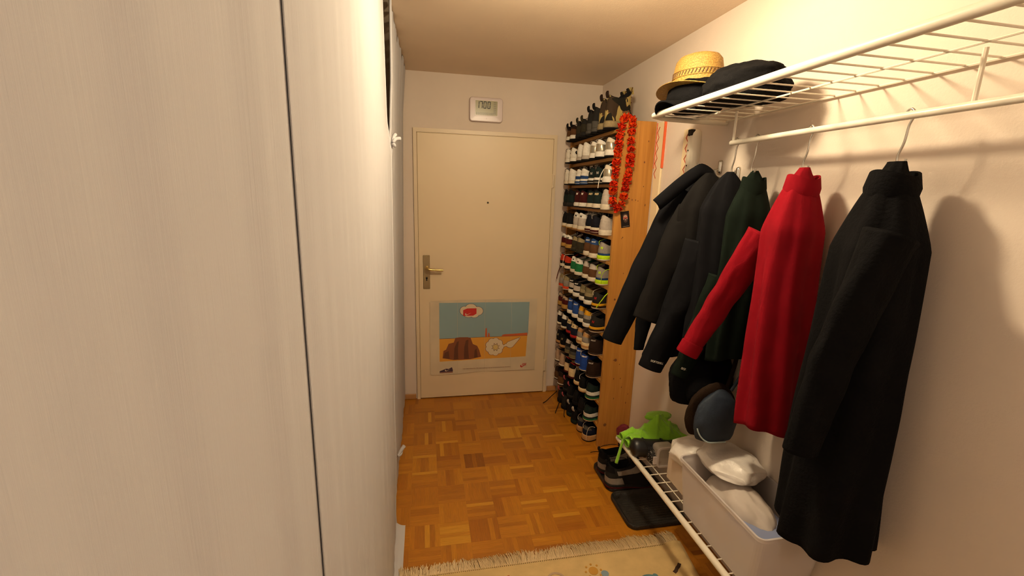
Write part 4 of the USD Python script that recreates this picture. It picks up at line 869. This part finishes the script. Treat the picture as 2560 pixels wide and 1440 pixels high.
# clear lunch box, white bag, paper bag, dark trinket, big plastic box
nC = {'t': ('transparent_bsdf', {'color': (.93, .92, .90)}), 'd': ('principled_bsdf', {'base_color': (.80, .76, .70), 'roughness': .25}), 'm': ('mix_closure', {'fac': .42})}
M_clear = usdkit.material(stage, '/World/Looks/clear_plastic', nC, [('t.BSDF', 'm.closure1'), ('d.BSDF', 'm.closure2')], surface='m.closure')
nC2 = {'t': ('transparent_bsdf', {'color': (.95, .93, .92)}), 'd': ('principled_bsdf', {'base_color': (.78, .72, .70), 'roughness': .35}), 'm': ('mix_closure', {'fac': .62})}
M_frost = usdkit.material(stage, '/World/Looks/frosted_plastic', nC2, [('t.BSDF', 'm.closure1'), ('d.BSDF', 'm.closure2')], surface='m.closure')
def tub(w, d, h, r, taper, wall=.0025):   # open box with rounded corners
    def lp(s, z, ins=0.): 
        c = np.array(rrect(w*s-2*ins, d*s-2*ins, r, 4).exterior.coords)[:-1]; c = c[np.linspace(0, len(c)-1, 36).astype(int)]; return np.column_stack([c, np.full(len(c), z)])
    return rings([lp(taper, 0), lp((1+taper)/2, h/2), lp(1, h), lp(1, h, wall), lp((1+taper)/2, h/2, wall), lp(taper, wall, wall)], True, True)
lb = thing('lunch_box', 'small clear plastic lunch box standing on edge beside the rolled bag', 'box', (1.172, -1.545, .332))
def rounded_slab(w, h, d, r): return extr(rrect(w, h, r, 5), d)
lid = rounded_slab(.105, .095, .012, .018); vv = np.array(lid.vertices); 
obj('lid', trimesh.Trimesh(np.stack([vv[:, 0], -vv[:, 2], vv[:, 1]+.055], 1), lid.faces), M_clear, lb, 30)
rim = extr(rrect(.113, .103, .021, 5).difference(rrect(.097, .087, .016, 5)), .006); vv = np.array(rim.vertices)
obj('rim', trimesh.Trimesh(np.stack([vv[:, 0], -vv[:, 2]-.012, vv[:, 1]+.055], 1), rim.faces), M_frost, lb, 30)
t_ = tub(.10, .09, .05, .016, .9); vv = np.array(t_.vertices); obj('tub', trimesh.Trimesh(np.stack([vv[:, 0], .052-vv[:, 2], vv[:, 1]+.055], 1), t_.faces), M_clear, lb, 30)
obj('clip', bevel_box(-.072, -.055, -.014, -.004, .02, .06, .002), M_frost, lb)
tr = thing('beaded_pouch', 'dark pouch with white specks hanging beside the lunch box', 'pouch', (1.125, -1.505, .333))
nS = {'tc': ('texture_coordinate', {}), 'v': ('voronoi_texture', {'scale': 130.0}), 'r': ('rgb_ramp', {'interpolate': False, 'ramp': [(0, (.55, .52, .48)), (.26, (.012, .012, .014))]}), 'p': ('principled_bsdf', {'roughness': .5})}
M_speck = usdkit.material(stage, '/World/Looks/speckled', nS, [('tc.object', 'v.vector'), ('v.distance', 'r.fac'), ('r.color', 'p.base_color')], surface='p.BSDF')
obj('pouch', lump(.028, .035, .04, 12, .2, 3), M_speck, tr, True)
obj('tag', bevel_box(.012, .026, -.040, -.037, .010, .026, .001), mat('red_tag', (.40, .02, .02), .5), tr)
M_bagw = mat('white_polythene', (.78, .72, .66), .35, bump=.3, bscale=40)
pb = thing('carrier_bag', 'white plastic carrier bag draped over the storage box', 'bag', (0, 0, 0))
obj('bag', cat(crumple((1.205, -1.70, .49), (.095, .10, .055), 5, .35), crumple((1.225, -1.90, .575), (.105, .13, .045), 6, .35)), M_bagw, pb, True)
bx = thing('paper_box', 'pale cardboard box behind the storage box on the wire shelf', 'box', (1.205, -1.70, .3325))
obj('body', bevel_box(-.075, .10, -.07, .075, 0, .125, .004), mat('pale_card', (.62, .50, .38), .7), bx)
obj('flap', bevel_box(-.076, .02, -.072, .076, .1255, .128, .001), mat('pale_card', (.62, .50, .38), .7), bx)
sb = thing('storage_box', 'large frosted plastic storage box at the near end of the wire shelf', 'box', (1.200, -2.03, .3315))
obj('body', tub(.268, .46, .225, .022, .88, .003), M_frost, sb, 40)
obj('rim', extr(rrect(.276, .468, .026, 5).difference(rrect(.262, .454, .02, 5)), .012).apply_translation((0, 0, .215)), M_frost, sb, 30)
obj('blue_sleeve', bevel_box(-.10, .08, -.18, -.02, .02, .16, .006), mat('blue_sleeve', (.22, .26, .42), .6), sb)
obj('contents', lump(.100, .17, .135, 15, .15).apply_translation((0, .02, .006)), mat('box_contents', (.55, .48, .42), .7), sb, True)

# ---------------------------------------------------------------- boot trays and walking shoes
M_rub = mat('black_rubber', (.014, .012, .010), .55, var=.3, scale=30, bump=.2, bscale=120)
def tray(root, w, d):
    def lp(ins, z):
        c = np.array(rrect(w-2*ins, d-2*ins, max(.045-ins, .01), 6).exterior.coords)[:-1]; c = c[np.linspace(0, len(c)-1, 44).astype(int)]; return np.column_stack([c, np.full(len(c), z)])
    try_ = obj('tray', rings([lp(.004, 0), lp(0, .008), lp(.001, .020), lp(.005, .024), lp(.011, .022), lp(.016, .009), lp(.03, .0065)]), M_rub, root, 60)
    obj('ribs', cat(*[bevel_box(-w/2+.04, w/2-.04, y-.004, y+.004, .0062, .0088, .001) for y in np.arange(-d/2+.045, d/2-.04, .017)]), M_rub, try_)
t1 = thing('boot_tray', 'black rubber boot tray under the grey walking shoes', 'tray', (1.178, -1.152, .0006)); tray(t1, .318, .262)
t2 = thing('boot_tray', 'empty scuffed black rubber boot tray nearest the rug', 'tray', (1.168, -1.430, .0006)); tray(t2, .316, .268)
sc = [bevel_box(x-.0008, x+.0008, y-.006, y+.006, .0088, .0091, .0001).apply_transform(trimesh.transformations.rotation_matrix(a, [0, 0, 1], [x, y, 0])) for x, y, a in [(-.03, .01, .6), (-.02, .0, .3), (-.012, .012, .9), (.0, -.004, .5), (.01, .006, .2), (-.035, -.01, .1), (.045, -.035, .8)]]
obj('scuff', cat(*sc), mat('dry_mud', (.13, .095, .06), .95), t2)
def hiker(loc, rz, lab):
    t = thing('walking_shoe', lab, 'shoe', loc, rz, 'walking shoes on the boot tray'); return t
h1 = hiker((1.028, -1.100, .0105), .02, 'grey walking shoe on the boot tray, farther one beside the panel')
shoe(h1, up='char', mid='char', out='black', tab='black', counter='grey', side='grey', lin='black', lace='black', L=.285, w=.102, hs=.034, hc=.140, ht=.140, stripe='maroon', toe='black', loop='black')
dup(h1, 'walking_shoe', (1.018, -1.228, .0105), -.06, 'grey walking shoe on the boot tray, nearer one under the shelf end')
loose('dark lace end sticking out of the farther walking shoe', [(1.06, -1.05, .10), (1.035, -1.045, .105), (1.0, -1.04, .10)], 'dbrown', .0022)

# ---------------------------------------------------------------- rug
M_rug = mat('rug_wool', (.62, .44, .19), .95, var=.10, scale=18, bump=.25, bscale=900)
rg_ = thing('rug', 'cream fringed rug with small woven motifs on the parquet', 'rug')
X0, X1, Y0, Y1 = -.075, 1.205, -3.3, -1.672
gx, gy = np.linspace(X0, X1, 90), np.linspace(Y0, Y1, 70)
def rz(x, y): return .0065+.0025*meshkit.noise(np.array([x*6, y*6, 0]))+.016*math.exp(-((x-1.17)/.035)**2)*(.4+.6*meshkit.noise(np.array([0, y*5, 2])))
G = np.array([[[x + (.020*math.sin(y*7)-.01 if x > 1.1 else 0)*(x-1.1)/.1, y, rz(x, y)] for x in gx] for y in gy])
obj('pile', sheet(G[::-1], .008).apply_translation((0, 0, .0)), M_rug, rg_, True)
fs = []
for k in range(1100):
    x = X0+.004+(X1-X0-.008)*k/1099; l = .056+.020*meshkit.noise(np.array([x*11, 0, 0]))+rng.normal(0, .006); dx = .030*(meshkit.noise(np.array([x*16, 3, 0]))-.5)+rng.normal(0, .005); z = .004+.007*rng.random(); b_ = rng.normal(0, .004)
    fs.append(tube([(x, Y1-.004, .008), (x+dx*.4+b_, Y1+l*.45, z+.004), (x+dx, Y1+l, .003+.003*rng.random())], [.0015, .0015, .0010], 3, 4))
bx_ = [(X0, Y1-.004)]+[(x, Y1+.040+.012*meshkit.noise(np.array([x*11, 0, 0]))+.006*math.sin(x*311)*math.sin(x*97)) for x in np.linspace(X0, X1-.002, 420)]+[(X1-.002, Y1-.004)]
fs.append(extr(sg.Polygon(bx_).buffer(0), .003).apply_translation((0, 0, .0012)))
tag(obj('fringe', cat(*fs), mat('rug_fringe', (.74, .57, .33), .95), rg_), kind='stuff')
obj('hem_stitch', cat(*[box(x, x+.0025, Y1-.0065, Y1-.0035, .0100, .0142) for x in np.arange(X0+.01, X1-.03, .0085)]), mat('rug_stitch', (.18, .11, .05), .9), rg_)
def motif(name, poly, col, up=0.):
    me = extr(poly, .0014)
    if me is None: return
    v = np.array(me.vertices); v[:, 2] += np.array([rz(a, b) for a, b in v[:, :2]])+.0048+up
    obj(name, trimesh.Trimesh(v, me.faces, process=False), mat('motif_'+col, C({'sun': 'bd8c38', 'blue': '7f94a0', 'teal': '54757a', 'brown': '3a2414', 'red': 'a83a22', 'pale': 'b39a7c'}[col]), .95), rg_)
cir = lambda x, y, r, n=20: sg.Point(x, y).buffer(r, quad_segs=6)
motif('sun_motif', unary_union([cir(.744, -1.764, .0205)]+[cir(.744+.034*math.cos(a), -1.764+.034*math.sin(a), .0048) for a in np.arange(8)/8*2*PI]), 'sun')
motif('dot_motif', cir(.788, -1.786, .0165), 'blue')
motif('bird_motif', unary_union([sa.scale(cir(.963, -1.846, .036), 1.15, .75), cir(.998, -1.832, .012)]), 'teal')
motif('wing_motif', sa.scale(cir(.965, -1.850, .019), 1.3, .8), 'sun', .0008)
for k in range(4):
    u_ = (k+.5)/4; motif('stick_motif', sa.rotate(sg.box(1.09+.046*u_-.0085, -1.829+.037*u_-.0072, 1.09+.046*u_+.0085, -1.829+.037*u_+.0072), 30+14*(k % 2)), 'brown')
motif('spot_motif', cir(.377, -1.735, .007), 'red')
motif('curl_motif', cir(.573, -1.785, .042).difference(cir(.573, -1.788, .035)), 'pale')
for q, r, c in (((.2, -2.15), .03, 'sun'), ((.5, -2.25), .035, 'teal'), ((.85, -2.2), .03, 'red'), ((.35, -2.5), .03, 'blue'), ((.75, -2.55), .035, 'sun'), ((1.05, -2.4), .025, 'blue')): motif('dot_motif', cir(*q, r), c)
